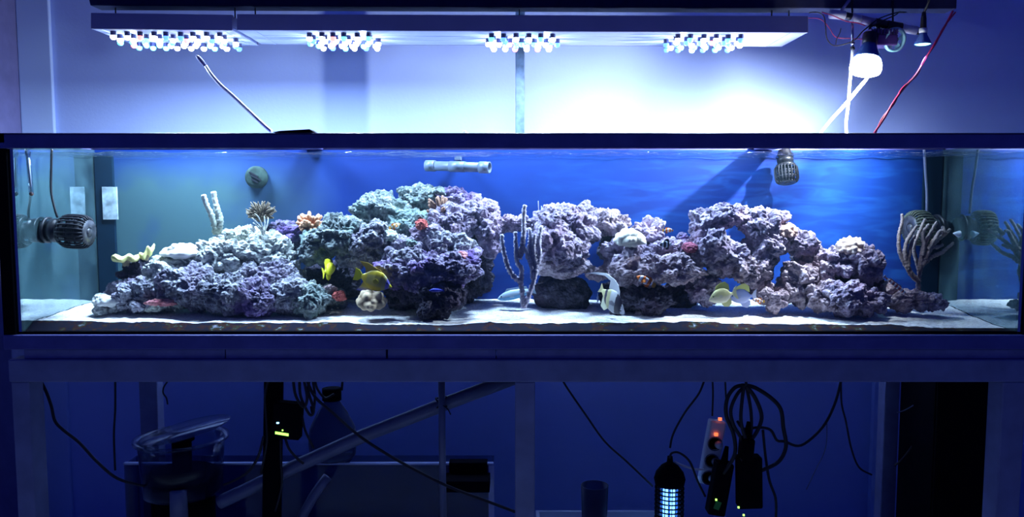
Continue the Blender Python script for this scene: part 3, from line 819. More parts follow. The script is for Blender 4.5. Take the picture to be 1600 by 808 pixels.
# ------------------------------------------------------------------ corals
def lobe_coral(px, py, rx, ry, d, col, tip, label, name='stony_coral', cell=0.016, knob=0.016, low=-0.35, group='stony corals', sub=5):
    global RS
    RS += 1
    s = S(d); c = P(px, py, d); a, b, h = rx / s, rx / s * 0.8, ry / s
    V, Fc = ico(sub)
    off = np.array([RS * 2.3, RS * 5.1, RS * 0.7])
    V2 = V.copy()
    q = V2 * np.array([a, b, h])
    q[:, 2] = np.where(q[:, 2] < 0, q[:, 2] * 0.45, q[:, 2])
    f1 = worley(q / cell + off, 61)
    k = np.clip(1 - f1 * 1.35, -0.5, 1)
    q = q + V * (knob * k)[:, None]
    q[:, 1] = np.clip(q[:, 1] + c.y, 0.008, D - 0.006) - c.y
    base = Vector((c.x, c.y, c.z + float(q[:, 2].min())))
    w_ = q + np.array(c)
    mt_ = M['coralvc']
    me = npmesh(name, w_ - np.array(base), Fc, mt_)
    ca = me.color_attributes.new('Col', 'FLOAT_COLOR', 'POINT')
    t = np.clip((k + 0.15) * 1.4, 0, 1)[:, None]
    cc = np.array(col)[None] * (1 - t) + np.array(tip)[None] * t
    ca.data.foreach_set('color', np.concatenate([cc, np.ones((len(cc), 1))], 1).astype(np.float32).ravel())
    o = bpy.data.objects.new(name, me); COL.objects.link(o); o.location = base
    tag(o, label, 'coral', group)
    return o
lobe_coral(984, 376, 23, 17, .165, (0.62, 0.62, 0.52), (0.92, 0.92, 0.82), 'bright white dome coral on the right centre of the reef', 'dome_coral', cell=0.020, knob=0.010)
lobe_coral(1330, 390, 22, 17, .20, (0.42, 0.28, 0.22), (0.86, 0.70, 0.60), 'cream knobbly dome coral on the right pile', 'dome_coral', cell=0.013, knob=0.012)
lobe_coral(580, 474, 21, 19, .10, (0.22, 0.14, 0.08), (0.72, 0.56, 0.36), 'beige lobed brain coral standing on the sand below the angelfish', 'brain_coral', cell=0.024, knob=0.012)
lobe_coral(609, 371, 12, 11, .20, (0.45, 0.62, 0.50), (0.86, 0.96, 0.86), 'pale green fluffy coral tuft', 'tuft_coral', cell=0.009, knob=0.008)
lobe_coral(1226, 364, 17, 13, .22, (0.45, 0.25, 0.20), (0.80, 0.55, 0.46), 'peach knobbly coral on the right slope of the arch', 'bush_coral', cell=0.014, knob=0.014)
lobe_coral(292, 396, 38, 12, .26, (0.72, 0.72, 0.64), (0.92, 0.90, 0.86), 'spreading white coral mat on the left slope', 'coral_mat', cell=0.030, knob=0.012)
lobe_coral(283, 391, 16, 9, .24, (0.75, 0.72, 0.64), (0.92, 0.90, 0.84), 'raised white coral lump on the coral mat', 'coral_mat', cell=0.022, knob=0.012)
lobe_coral(169, 473, 17, 12, .13, (0.78, 0.78, 0.72), (0.92, 0.92, 0.88), 'round white coral at the left foot of the reef', 'dome_coral', cell=0.02, knob=0.008)

def finger_coral(px, py, r, d, n, col, tip, label, name, spread=1.0, fr=0.0045, aspect=1.0, group='branching corals'):
    s = S(d); c = P(px, py, d); rad = r / s
    g = G(); rnd = random.Random(n * 7 + int(px))
    base = c - Vector((0, 0, rad * 0.8))
    g.ball(base + Vector((0, 0, rad * 0.35)), rad * 0.6)
    cols = [0.0] * len(g.v)
    for i in range(n):
        th = rnd.uniform(0, 2 * PI); ph = math.acos(rnd.uniform(-0.05, 1)) * spread
        dr = Vector((math.sin(ph) * math.cos(th), math.sin(ph) * math.sin(th) * 0.8, math.cos(ph)))
        L = rad * rnd.uniform(1.3, 1.75) * (1 if ph < 1.2 else 0.8)
        b0 = base + Vector((0, 0, rad * 0.25))
        k0 = len(g.v)
        e = b0 + Vector((dr.x * L, dr.y * L, dr.z * L * aspect)) + Vector((rnd.uniform(-1, 1), 0, rnd.uniform(-1, 1))) * rad * 0.08
        g.tube([b0, b0.lerp(e, 0.5), b0.lerp(e, 0.85), e], [fr * 0.8, fr * 1.0, fr * 1.15, fr * 0.55], 8, sub=2, jit=0.15)
        m_ = (len(g.v) - k0) // 8
        cols += [min(1, (j // 8) / max(1, m_ - 1)) for j in range(len(g.v) - k0)]
    o = obj(name, g, M['coralvc'])
    ca = o.data.color_attributes.new('Col', 'FLOAT_COLOR', 'POINT')
    for i, t in enumerate(cols):
        t = t * t
        ca.data[i].color = (*[col[k] * (1 - t) + tip[k] * t for k in range(3)], 1)
    tag(o, label, 'coral', group)
    return o
finger_coral(484, 348, 16, .30, 75, (0.45, 0.17, 0.07), (0.86, 0.46, 0.25), 'orange bush coral with stubby fingers on the left crest', 'bush_coral', fr=0.0058)
finger_coral(690, 330, 18, .28, 26, (0.16, 0.08, 0.05), (0.40, 0.22, 0.14), 'brown branching coral tuft above the centre table', 'branching_coral', spread=0.8, fr=0.005, aspect=1.2)
finger_coral(407, 331, 16, .30, 150, (0.16, 0.12, 0.08), (0.34, 0.28, 0.19), 'feathery brown sea fan on the left crest', 'sea_fan', fr=0.0022)

def branches(name, label, d, lines, r0, r1, col, tipcol, jit=0.25, seg=9, group=None, cat='coral', parts='branch', dspread=0.03):
    """each line: list of (px, py) from the root outwards"""
    root = P(*lines[0][0], d)
    t = thing(name, label, cat, root, group)
    rnd = random.Random(int(lines[0][0][0]))
    for ln in lines:
        dd = rnd.uniform(-dspread, dspread)
        n = len(ln)
        sub = 7
        pts = [P(px, py, d + (dd * (i / max(1, n - 1)) if n > 1 else 0)) for i, (px, py) in enumerate(ln)]
        rad = [r0 * (1 - i / (n - 1)) + r1 * i / (n - 1) for i in range(n)]
        P2, R2 = catmull(pts, rad, sub) if n > 2 else (pts, rad)
        # dense rings so the fuzz shows
        P3, R3 = [], []
        for i in range(len(P2) - 1):
            m_ = max(1, int((P2[i + 1] - P2[i]).length / 0.0024))
            for k in range(m_):
                P3.append(P2[i].lerp(P2[i + 1], k / m_)); R3.append(R2[i] + (R2[i + 1] - R2[i]) * k / m_)
        P3.append(P2[-1]); R3.append(R2[-1] * 0.7)
        g = G().tube(P3, R3, seg, sub=1, jit=jit, smooth=True)
        o = obj(parts, g, M['coralvc'], t)
        ca = o.data.color_attributes.new('Col', 'FLOAT_COLOR', 'POINT')
        L = len(g.v)
        for i in range(L):
            u = i / L; k = rnd.uniform(0.7, 1.3)
            ca.data[i].color = (*[min(1, (col[q] * (1 - u) + tipcol[q] * u) * k) for q in range(3)], 1)
    return t
branches('gorgonian', 'tall purple fuzzy gorgonian on the sand in the centre', 0.12,
    [[(818, 482), (816, 462), (814, 440), (815, 422), (808, 408), (806, 385), (805, 362)],
     [(815, 440), (802, 432), (792, 412), (786, 388), (784, 366)],
     [(819, 480), (826, 462), (834, 440), (838, 415), (834, 390), (836, 366)],
     [(834, 436), (830, 414), (824, 398), (818, 386)],
     [(836, 425), (843, 400), (842, 376), (846, 352)],
     [(838, 412), (828, 392), (829, 370), (826, 356)],
     [(812, 405), (818, 370), (818, 340), (820, 320)]],
    0.0085, 0.0060, (0.36, 0.33, 0.46), (0.60, 0.57, 0.70), jit=0.36, dspread=0.02)
branches('twig_coral', 'thin pale twig coral with four bare sticks behind the gorgonian', 0.33,
    [[(846, 345), (842, 330), (841, 314)], [(847, 345), (846, 332), (846, 322)], [(848, 345), (850, 332), (853, 320)], [(845, 345), (838, 338), (837, 331)]],
    0.0022, 0.0012, (0.32, 0.30, 0.48), (0.5, 0.5, 0.65), jit=0.1, seg=6, dspread=0.005)
branches('finger_coral', 'pale two-fingered soft coral on the left crest', 0.30,
    [[(338, 366), (335, 350), (330, 335), (322, 318), (318, 304)], [(340, 366), (344, 345), (339, 325), (335, 310), (334, 299)]],
    0.0115, 0.008, (0.30, 0.34, 0.24), (0.80, 0.82, 0.78), jit=0.25)
branches('feather_coral', 'white feathery coral sprig under the brown sea fan', 0.24,
    [[(412, 372), (410, 355), (404, 340), (398, 334)], [(412, 368), (405, 356), (395, 348)], [(413, 366), (414, 350), (413, 338)], [(411, 360), (402, 349), (394, 341)], [(413, 362), (418, 350), (419, 340)]],
    0.0032, 0.0016, (0.5, 0.52, 0.46), (0.85, 0.88, 0.82), jit=0.4, seg=7)
branches('gorgonian', 'brown many-branched gorgonian at the right end of the reef', 0.24,
    [[(1435, 466), (1435, 440), (1437, 425), (1432, 408), (1428, 385), (1440, 355), (1446, 342)],
     [(1435, 440), (1424, 428), (1413, 410), (1405, 390), (1405, 365), (1410, 345), (1409, 334)],
     [(1430, 436), (1420, 422), (1414, 400), (1416, 380), (1426, 362), (1434, 352)],
     [(1418, 418), (1420, 400), (1424, 380), (1430, 368)],
     [(1437, 424), (1440, 400), (1446, 380), (1455, 362), (1464, 346)],
     [(1438, 420), (1448, 395), (1462, 378), (1476, 366), (1485, 358)],
     [(1438, 416), (1455, 402), (1470, 396), (1480, 388), (1490, 379)],
     [(1445, 405), (1455, 388), (1466, 386), (1474, 382)],
     [(1442, 400), (1444, 380), (1442, 365), (1452, 350)],
     [(1476, 366), (1474, 360), (1473, 354)],
     [(1450, 390), (1462, 372), (1468, 362), (1474, 361)]],
    0.0085, 0.0042, (0.26, 0.18, 0.17), (0.42, 0.33, 0.30), jit=0.3, dspread=0.04)

# yellow leather coral: cap with a wavy edge on a stalk
def leather(px, py, rx, ry, d, label, tilt=0.0):
    s = S(d); c = P(px, py, d); n = 40; g = G()
    prof = []
    t = thing('leather_coral', label, 'coral', c - Vector((0, 0, 0.03)), 'leather corals')
    V = []; Fc = []
    rings = [0.0, 0.35, 0.65, 0.88, 1.0, 0.96, 0.6, 0.28, 0.2]
    zz = [0.2, 0.35, 0.6, 0.75, 0.35, -0.3, -0.7, -0.9, -2.0]
    for r_, z_ in zip(rings, zz):
        for k in range(n):
            an = 2 * PI * k / n
            wv = 1 + 0.12 * math.sin(3 * an + 1) + 0.07 * math.sin(7 * an)
            V.append((max(r_, 1e-4) * math.cos(an) * rx / s * wv, max(r_, 1e-4) * math.sin(an) * rx / s * 0.8 * wv,
                      z_ * ry / s + r_ * ry / s * 0.5 * math.sin(5 * an) + tilt * r_ * math.cos(an) * ry / s))
    for i in range(len(rings) - 1):
        for k in range(n): Fc.append((i * n + k, i * n + (k + 1) % n, (i + 1) * n + (k + 1) % n, (i + 1) * n + k))
    g.add(V, Fc, 0, Matrix.Translation(c), True)
    capn = [f for f in g.f]
    g1 = G(); g1.v = g.v; k1 = 6 * n; g1.f = g.f[:k1]; g1.m = g.m[:k1]; g1.sm = g.sm[:k1]
    g2 = G(); g2.v = g.v; g2.f = g.f[k1:]; g2.m = g.m[k1:]; g2.sm = g.sm[k1:]
    obj('cap', g1, M['leather'], t); obj('stalk', g2, M['leatherstalk'], t)
M['leather'] = mat('yellow leather coral', (0.86, 0.80, 0.30), 0.8, var=0.15, scale=60, bump=0.5, bscale=300)
M['leatherstalk'] = mat('tan coral stalk', (0.40, 0.32, 0.18), 0.8)
leather(196, 404, 21, 6, .20, 'flat yellow leather coral standing out at the left end of the reef')
leather(228, 398, 12, 8, .22, 'small upturned yellow leather coral right of the flat one', tilt=1.2)

# starfish
c0 = P(524, 489, on_sand(524, 490))
g = G(); V = [Vector((0, 0, 0.006))]; 
n = 60; rr = []
for ring in (0.35, 0.7, 1.0):
    for k in range(n):
        an = 2 * PI * k / n
        arm = (0.5 + 0.5 * math.cos(5 * an)) ** 2.2
        r_ = 0.009 + 0.024 * arm
        V.append(Vector((math.cos(an) * r_ * ring, math.sin(an) * r_ * ring, 0.006 * (1 - ring ** 3) + 0.001)))
Fc = [(0, 1 + k, 1 + (k + 1) % n) for k in range(n)]
for i in range(2):
    for k in range(n): Fc.append((1 + i * n + k, 1 + (i + 1) * n + k, 1 + (i + 1) * n + (k + 1) % n, 1 + i * n + (k + 1) % n))
Fc.append(tuple(1 + 2 * n + k for k in range(n))[::-1])
g.add(V, Fc, 0, Matrix.Translation(c0) @ Matrix.Rotation(0.5, 4, 'Z'), True)
tag(obj('starfish', g, mat('beige starfish skin', (0.72, 0.62, 0.46), 0.8, bump=0.5, bscale=400)), 'beige starfish lying on the sand left of the brain coral', 'starfish')

# snails
def snail(px, py, d, r, label, m, direction=(0, 0, 1)):
    s = S(d); c = P(px, py, d); g = G(); R_ = r / s
    prof = [(0.02, 1.9), (0.25, 1.6), (0.28, 1.5), (0.52, 1.15), (0.5, 1.05), (0.8, 0.6), (0.78, 0.5), (1.0, 0.1), (0.9, -0.15), (0.4, -0.3), (0, -0.3)]
    g.lathe([(a * R_, b * R_) for a, b in prof], align(c, direction), 18)
    tag(obj('snail', g, m), label, 'snail', 'snails in the aquarium')
M['shell'] = mat('pale shell', (0.66, 0.74, 0.82), 0.4)
snail(962, 338, .30, 5, 'pale blue pointed snail on the crest left of the white dome coral', M['shell'], (0.3, 0, 1))
sn = P(1501, 366, .30)
snail(1499, 366, .285, 5.5, 'white snail stuck to the right end pane below the pump', M['shell'], (-1, 0, 0.15))

# ------------------------------------------------------------------ fish
def fish(name, label, px, py, d, length_px, body, colour, fins, yaw=0.0, pitch=0.0, roll=0.0, thick=1.0, eye=(0.40, 0.06, 0.022), group='fish'):
    """local frame in body lengths: +x head, z up. body: (x, ztop, zbot, halfwidth)"""
    Ls = length_px / S(d)
    t = thing(name, label, 'fish', P(px, py, d), group)
    t.rotation_euler = Euler((roll, -pitch, yaw), 'XYZ')
    nseg = 28; nx_ = 46
    bx_ = [b[0] for b in body]
    V = []; Cc = []
    for i in range(nx_):
        x = bx_[0] + (bx_[-1] - bx_[0]) * i / (nx_ - 1)
        zt_ = np.interp(x, bx_, [b[1] for b in body]); zb2 = np.interp(x, bx_, [b[2] for b in body]); hw = np.interp(x, bx_, [b[3] for b in body]) * thick
        zc, h = (zt_ + zb2) / 2, (zt_ - zb2) / 2
        for k in range(nseg):
            an = 2 * PI * k / nseg
            zz_ = zc + h * math.sin(an)
            V.append((x * Ls, hw * math.cos(an) * Ls, zz_ * Ls))
            Cc.append(colour(x, zz_, math.sin(an)))
    Fc = [(i * nseg + k, (i + 1) * nseg + k, (i + 1) * nseg + (k + 1) % nseg, i * nseg + (k + 1) % nseg) for i in range(nx_ - 1) for k in range(nseg)]
    Fc.append(tuple(range(nseg))); Fc.append(tuple((nx_ - 1) * nseg + k for k in range(nseg))[::-1])
    g = G().add(V, Fc, 0, None, True)
    o = obj('body', g, M['fish'], t, local=True)
    def paint(o, cols):
        ca = o.data.color_attributes.new('Col', 'FLOAT_COLOR', 'POINT')
        for i, c in enumerate(cols): ca.data[i].color = (*c, 1)
    paint(o, Cc)
    for (nm, poly, side, fc) in fins:
        if isinstance(poly, list) and side == 0:
            g = G()
            th = 0.006; n_ = len(poly)
            V = [(p[0] * Ls, th * Ls, p[1] * Ls) for p in poly] + [(p[0] * Ls, -th * Ls, p[1] * Ls) for p in poly]
            Fc = [tuple(range(n_)), tuple(range(2 * n_ - 1, n_ - 1, -1))] + [(i, i + n_, (i + 1) % n_ + n_, (i + 1) % n_) for i in range(n_)]
            g.add(V, Fc, 0, None, False)
            o = obj(nm, g, M['fish'], t, local=True)
            paint(o, [fc(p[0], p[1]) if callable(fc) else fc for p in poly] * 2)
        else:
            for sd in (-1, 1):
                g = G(); n_ = len(poly)
                yb = side * sd
                V = [(p[0] * Ls, (yb + sd * (p[2])) * Ls, p[1] * Ls) for p in poly] + [(p[0] * Ls, (yb + sd * (p[2] + 0.008)) * Ls, p[1] * Ls) for p in poly]
                Fc = [tuple(range(n_)), tuple(range(2 * n_ - 1, n_ - 1, -1))] + [(i, i + n_, (i + 1) % n_ + n_, (i + 1) % n_) for i in range(n_)]
                g.add(V, Fc); o = obj(nm, g, M['fish'], t, local=True); paint(o, [fc] * (2 * n_))
    ex, ez, er = eye
    hw = np.interp(ex, bx_, [b[3] for b in body]) * thick
    for sd in (-1, 1):
        g = G().ball((ex * Ls, sd * hw * 0.88 * Ls, ez * Ls), er * Ls, 10, 0, (1, 0.5, 1))
        obj('eye', g, M['eye'], t, local=True)
    return t

TANG = [(-0.36, 0.035, -0.035, 0.012), (-0.28, 0.06, -0.06, 0.03), (-0.2, 0.17, -0.17, 0.05), (-0.08, 0.25, -0.25, 0.065), (0.08, 0.27, -0.26, 0.075),
        (0.22, 0.23, -0.23, 0.075), (0.32, 0.15, -0.19, 0.065), (0.40, 0.06, -0.14, 0.045), (0.46, -0.01, -0.11, 0.025), (0.49, -0.05, -0.09, 0.012)]
tang_dorsal = [(0.26, 0.18), (0.16, 0.36), (0.0, 0.44), (-0.16, 0.46), (-0.27, 0.34), (-0.27, 0.14), (-0.1, 0.2), (0.1, 0.22)]
tang_anal = [(0.12, -0.2), (0.02, -0.38), (-0.14, -0.42), (-0.26, -0.32), (-0.27, -0.14), (-0.1, -0.2)]
tang_tail = [(-0.34, 0.03), (-0.43, 0.18), (-0.52, 0.24), (-0.48, 0.0), (-0.52, -0.24), (-0.43, -0.18), (-0.34, -0.03)]
pect = [(0.16, 0.02, 0.0), (0.06, 0.06, 0.03), (0.0, 0.0, 0.05), (0.04, -0.06, 0.04), (0.14, -0.05, 0.0)]
pale = (0.80, 0.76, 0.34)
fish('tang', 'pale yellow tang nosing the sand right of centre', 1129, 462, .12, 46, TANG,
     lambda x, z, s: (0.82, 0.74, 0.50) if z < 0.0 else (0.78, 0.76, 0.36), [('dorsal_fin', tang_dorsal, 0, (0.62, 0.66, 0.16)), ('anal_fin', tang_anal, 0, (0.72, 0.70, 0.30)), ('tail_fin', tang_tail, 0, (0.80, 0.80, 0.42)), ('pectoral_fin', pect, 0.06, (0.8, 0.75, 0.5))],
     yaw=R(180), pitch=R(-12), eye=(0.33, 0.03, 0.024))
fish('tang', 'pale blue white tang with yellow back fin behind the yellow one', 1160, 463, .17, 44, TANG,
     lambda x, z, s: (0.42, 0.50, 0.86) if z > -0.03 else (0.52, 0.56, 0.85), [('dorsal_fin', tang_dorsal, 0, (0.68, 0.70, 0.22)), ('anal_fin', tang_anal, 0, (0.5, 0.55, 0.85)), ('tail_fin', tang_tail, 0, (0.62, 0.66, 0.85)), ('pectoral_fin', pect, 0.06, (0.5, 0.55, 0.85))],
     yaw=R(150), pitch=R(-6), eye=(0.33, 0.03, 0.024))
fish('tang', 'bright yellow tang swimming away above the left cave', 514, 421, .17, 40, TANG,
     lambda x, z, s: (0.80, 0.80, 0.02), [('dorsal_fin', tang_dorsal, 0, (0.85, 0.84, 0.03)), ('anal_fin', tang_anal, 0, (0.75, 0.74, 0.02)), ('tail_fin', tang_tail, 0, (0.8, 0.8, 0.05)), ('pectoral_fin', pect, 0.06, (0.8, 0.8, 0.05))],
     yaw=R(72), pitch=R(12), thick=1.3, eye=(0.33, 0.03, 0.024))
ANGEL = [(-0.36, 0.05, -0.05, 0.012), (-0.28, 0.10, -0.12, 0.03), (-0.14, 0.22, -0.22, 0.05), (0.02, 0.27, -0.27, 0.07), (0.18, 0.25, -0.24, 0.075), (0.30, 0.17, -0.17, 0.065), (0.40, 0.06, -0.10, 0.045), (0.46, 0.0, -0.06, 0.03), (0.49, -0.02, -0.045, 0.012)]
def angelcol(x, z, s):
    if x > 0.42: return (0.75, 0.66, 0.02)
    if x > 0.33: return (0.16, 0.14, 0.55)
    if x > 0.24: return (0.45, 0.40, 0.14)
    if abs(z) < 0.12 and x > -0.2: return (0.42, 0.36, 0.10)
    return (0.58, 0.44, 0.02)
ad = [(0.22, 0.2), (0.10, 0.29), (-0.1, 0.33), (-0.28, 0.38), (-0.50, 0.36), (-0.36, 0.26), (-0.30, 0.22), (-0.26, 0.08), (-0.1, 0.2), (0.08, 0.22)]
aa = [(0.10, -0.2), (0.0, -0.30), (-0.16, -0.36), (-0.40, -0.38), (-0.32, -0.24), (-0.27, -0.1), (-0.1, -0.18)]
fish('angelfish', 'large yellow angelfish with violet face swimming right above the brain coral', 585, 438, .10, 62, ANGEL, angelcol,
     [('dorsal_fin', ad, 0, lambda x, z: (0.62, 0.30, 0.12) if z > 0.42 else (0.70, 0.48, 0.06)), ('anal_fin', aa, 0, lambda x, z: (0.12, 0.14, 0.62) if z < -0.32 else (0.62, 0.5, 0.08)),
      ('tail_fin', [(-0.34, 0.04), (-0.44, 0.14), (-0.56, 0.16), (-0.55, 0.0), (-0.56, -0.16), (-0.44, -0.14), (-0.34, -0.04)], 0, (0.74, 0.72, 0.02)),
      ('pectoral_fin', pect, 0.065, (0.72, 0.62, 0.05))], yaw=R(-12), pitch=R(-16), eye=(0.36, 0.03, 0.018))
CLOWN = [(-0.36, 0.05, -0.05, 0.02), (-0.26, 0.09, -0.09, 0.05), (-0.1, 0.17, -0.16, 0.085), (0.1, 0.20, -0.18, 0.10), (0.26, 0.17, -0.16, 0.095), (0.38, 0.10, -0.11, 0.07), (0.46, 0.03, -0.06, 0.04), (0.49, 0.0, -0.03, 0.015)]
def clowncol(x, z, s):
    for a, b in ((0.20, 0.32), (-0.10, 0.06), (-0.36, -0.27)):
        if a < x < b: return (0.88, 0.88, 0.92)
        if a - 0.025 < x < b + 0.025: return (0.02, 0.015, 0.02)
    return (0.85, 0.20, 0.02)
cf = [('dorsal_fin', [(0.2, 0.14), (0.08, 0.27), (-0.04, 0.24), (-0.14, 0.29), (-0.27, 0.2), (-0.26, 0.06), (0, 0.14)], 0, lambda x, z: (0.85, 0.22, 0.02) if z < 0.25 else (0.03, 0.02, 0.02)),
      ('anal_fin', [(-0.02, -0.14), (-0.08, -0.28), (-0.22, -0.25), (-0.26, -0.06)], 0, (0.82, 0.2, 0.02)),
      ('tail_fin', [(-0.33, 0.05), (-0.42, 0.14), (-0.52, 0.10), (-0.54, 0), (-0.52, -0.10), (-0.42, -0.14), (-0.33, -0.05)], 0, lambda x, z: (0.86, 0.45, 0.06)),
      ('pectoral_fin', [(0.16, 0.0, 0.0), (0.06, 0.07, 0.06), (-0.02, 0.0, 0.08), (0.02, -0.1, 0.07), (0.12, -0.1, 0.02)], 0.09, (0.85, 0.25, 0.03))]
fish('clownfish', 'orange clownfish with white bands in front of the right centre shelf', 1009, 439, .05, 32, CLOWN, clowncol, cf, yaw=R(170), pitch=R(-(-28)), eye=(0.37, 0.03, 0.028), group='clownfish')
fish('clownfish', 'small faint clownfish on the crest above the damselfish', 1044, 360, .20, 18, CLOWN, clowncol, cf, yaw=R(10), pitch=R(0), eye=(0.37, 0.03, 0.028), group='clownfish')
fish('clownfish', 'striped clownfish close to the sand right of the tangs', 1185, 470, .12, 19, CLOWN, lambda x, z, s: (0.88, 0.86, 0.86) if int((x + 0.5) * 9) % 2 else (0.50, 0.20, 0.12), cf, yaw=R(175), pitch=R(8), eye=(0.37, 0.03, 0.028), group='clownfish')
fish('clownfish', 'pale gold clownfish hovering left of the red sponge', 617, 353, .20, 19, CLOWN, lambda x, z, s: (0.85, 0.80, 0.66) if int((x + 0.5) * 7) % 2 else (0.60, 0.42, 0.12), cf, yaw=R(25), pitch=R(20), eye=(0.37, 0.03, 0.028), group='clownfish')
fish('clownfish', 'faint cream clownfish left of the pale gold one', 596, 355, .22, 16, CLOWN, lambda x, z, s: (0.80, 0.78, 0.70) if int((x + 0.5) * 7) % 2 else (0.42, 0.30, 0.16), cf, yaw=R(160), pitch=R(10), eye=(0.37, 0.03, 0.028), group='clownfish')
DAM = [(-0.34, 0.06, -0.06, 0.02), (-0.2, 0.18, -0.18, 0.06), (0.0, 0.26, -0.25, 0.09), (0.2, 0.24, -0.22, 0.095), (0.36, 0.14, -0.13, 0.07), (0.46, 0.04, -0.05, 0.03)]
damc = lambda x, z, s: (0.80, 0.88, 0.92) if (-0.14 < x < 0.0 or 0.18 < x < 0.32 or x < -0.3) else (0.01, 0.012, 0.02)
fish('damselfish', 'black and white banded damselfish over the right centre shelf', 1040, 382, .13, 22, DAM, damc,
     [('dorsal_fin', [(0.2, 0.2), (0.05, 0.36), (-0.1, 0.42), (-0.28, 0.36), (-0.28, 0.08), (0, 0.2)], 0, (0.01, 0.012, 0.02)), ('anal_fin', [(0.05, -0.2), (-0.05, -0.38), (-0.24, -0.34), (-0.28, -0.08)], 0, (0.01, 0.012, 0.02)),
      ('tail_fin', [(-0.3, 0.05), (-0.48, 0.16), (-0.44, 0.0), (-0.48, -0.16), (-0.3, -0.05)], 0, (0.7, 0.78, 0.82))], yaw=R(195), pitch=R(0), eye=(0.36, 0.04, 0.03))
WR = [(-0.4, 0.04, -0.04, 0.015), (-0.3, 0.07, -0.07, 0.04), (-0.1, 0.12, -0.11, 0.07), (0.1, 0.14, -0.12, 0.08), (0.3, 0.11, -0.10, 0.07), (0.42, 0.05, -0.06, 0.04), (0.48, 0.0, -0.02, 0.015)]
wrf = lambda c: [('dorsal_fin', [(0.28, 0.1), (0.2, 0.19), (-0.3, 0.15), (-0.34, 0.05), (0, 0.1)], 0, c), ('tail_fin', [(-0.38, 0.04), (-0.52, 0.11), (-0.50, 0, ), (-0.52, -0.11), (-0.38, -0.04)], 0, c),
                 ('pectoral_fin', [(0.2, 0.0, 0.0), (0.1, 0.03, 0.04), (0.06, -0.05, 0.05), (0.16, -0.05, 0.01)], 0.07, c)]
fish('wrasse', 'small deep blue fish in front of the dark centre column', 682, 454, .07, 24, WR, lambda x, z, s: (0.05, 0.07, 0.62) if z > -0.06 else (0.25, 0.2, 0.6), wrf((0.06, 0.06, 0.5)), yaw=R(180), eye=(0.38, 0.03, 0.02))
fish('wrasse', 'pale blue long fish resting on the sand behind the purple gorgonian', 806, 460, .24, 62, WR, lambda x, z, s: (0.60, 0.80, 0.92) if z > 0.0 else (0.16, 0.45, 0.72), wrf((0.5, 0.7, 0.85)), yaw=R(188), pitch=R(-12), eye=(0.38, 0.03, 0.02))
# banded fish with the long trailing back fin, head down
IDOL = [(-0.40, 0.04, -0.04, 0.015), (-0.30, 0.10, -0.10, 0.035), (-0.16, 0.22, -0.20, 0.055), (0.0, 0.27, -0.25, 0.07), (0.16, 0.23, -0.24, 0.07), (0.28, 0.14, -0.17, 0.06), (0.38, 0.06, -0.10, 0.04), (0.48, 0.0, -0.05, 0.02)]
def idolc(x, z, s):
    u = x + 0.35 * z
    if u > 0.34: return (0.75, 0.75, 0.80)
    if u > 0.14: return (0.015, 0.012, 0.03)
    if u > -0.06: return (0.72, 0.74, 0.74)
    if u > -0.18: return (0.72, 0.70, 0.36)
    if u > -0.26: return (0.05, 0.04, 0.08)
    return (0.70, 0.66, 0.34)
def idolfin(x, z): return (0.66, 0.68, 0.72) if x > -0.55 else (0.45, 0.46, 0.56)
id_d = [(0.14, 0.2), (0.08, 0.32), (-0.04, 0.42), (-0.2, 0.46), (-0.5, 0.42), (-0.85, 0.20), (-1.17, -0.10), (-0.86, 0.14), (-0.52, 0.34), (-0.30, 0.36), (-0.24, 0.18), (-0.1, 0.2)]
fish('bannerfish', 'black, white and yellow banded fish with long trailing fin, facing down to the sand', 957, 470, .08, 68, IDOL, idolc,
     [('dorsal_fin', id_d, 0, idolfin), ('anal_fin', [(0.0, -0.2), (-0.1, -0.36), (-0.24, -0.34), (-0.30, -0.1)], 0, (0.70, 0.70, 0.50)),
      ('tail_fin', [(-0.38, 0.04), (-0.50, 0.13), (-0.48, 0.0), (-0.50, -0.13), (-0.38, -0.04)], 0, (0.7, 0.66, 0.34)), ('pectoral_fin', pect, 0.06, (0.6, 0.6, 0.62))],
     yaw=R(-52), pitch=R(-32), thick=0.8, eye=(0.36, -0.01, 0.02))
fish('tang', 'small pale fish seen edge-on left of the banded fish', 934, 467, .17, 20, TANG, lambda x, z, s: (0.45, 0.5, 0.75),
     [('dorsal_fin', tang_dorsal, 0, (0.5, 0.55, 0.8)), ('anal_fin', tang_anal, 0, (0.5, 0.55, 0.8)), ('tail_fin', tang_tail, 0, (0.5, 0.55, 0.8))], yaw=R(78), eye=(0.33, 0.03, 0.024))
# banded goby, slender and diagonal
GOB = [(-0.48, 0.03, -0.03, 0.01), (-0.3, 0.06, -0.05, 0.03), (0.0, 0.075, -0.065, 0.045), (0.25, 0.085, -0.075, 0.055), (0.4, 0.07, -0.06, 0.05), (0.48, 0.02, -0.03, 0.02)]
fish('goby', 'slender red and white banded goby slanting down onto the rock left of the brown gorgonian', 1400, 447, .11, 42, GOB, lambda x, z, s: (0.85, 0.82, 0.82) if int((x + 0.5) * 13) % 2 else (0.34, 0.08, 0.07),
     [('dorsal_fin', [(0.2, 0.06), (0.14, 0.13), (-0.1, 0.10), (-0.34, 0.11), (-0.36, 0.03)], 0, (0.6, 0.4, 0.38)), ('tail_fin', [(-0.46, 0.03), (-0.6, 0.07), (-0.6, -0.06), (-0.46, -0.03)], 0, (0.7, 0.6, 0.6))],
     yaw=R(0), pitch=R(-38), eye=(0.4, 0.03, 0.02))

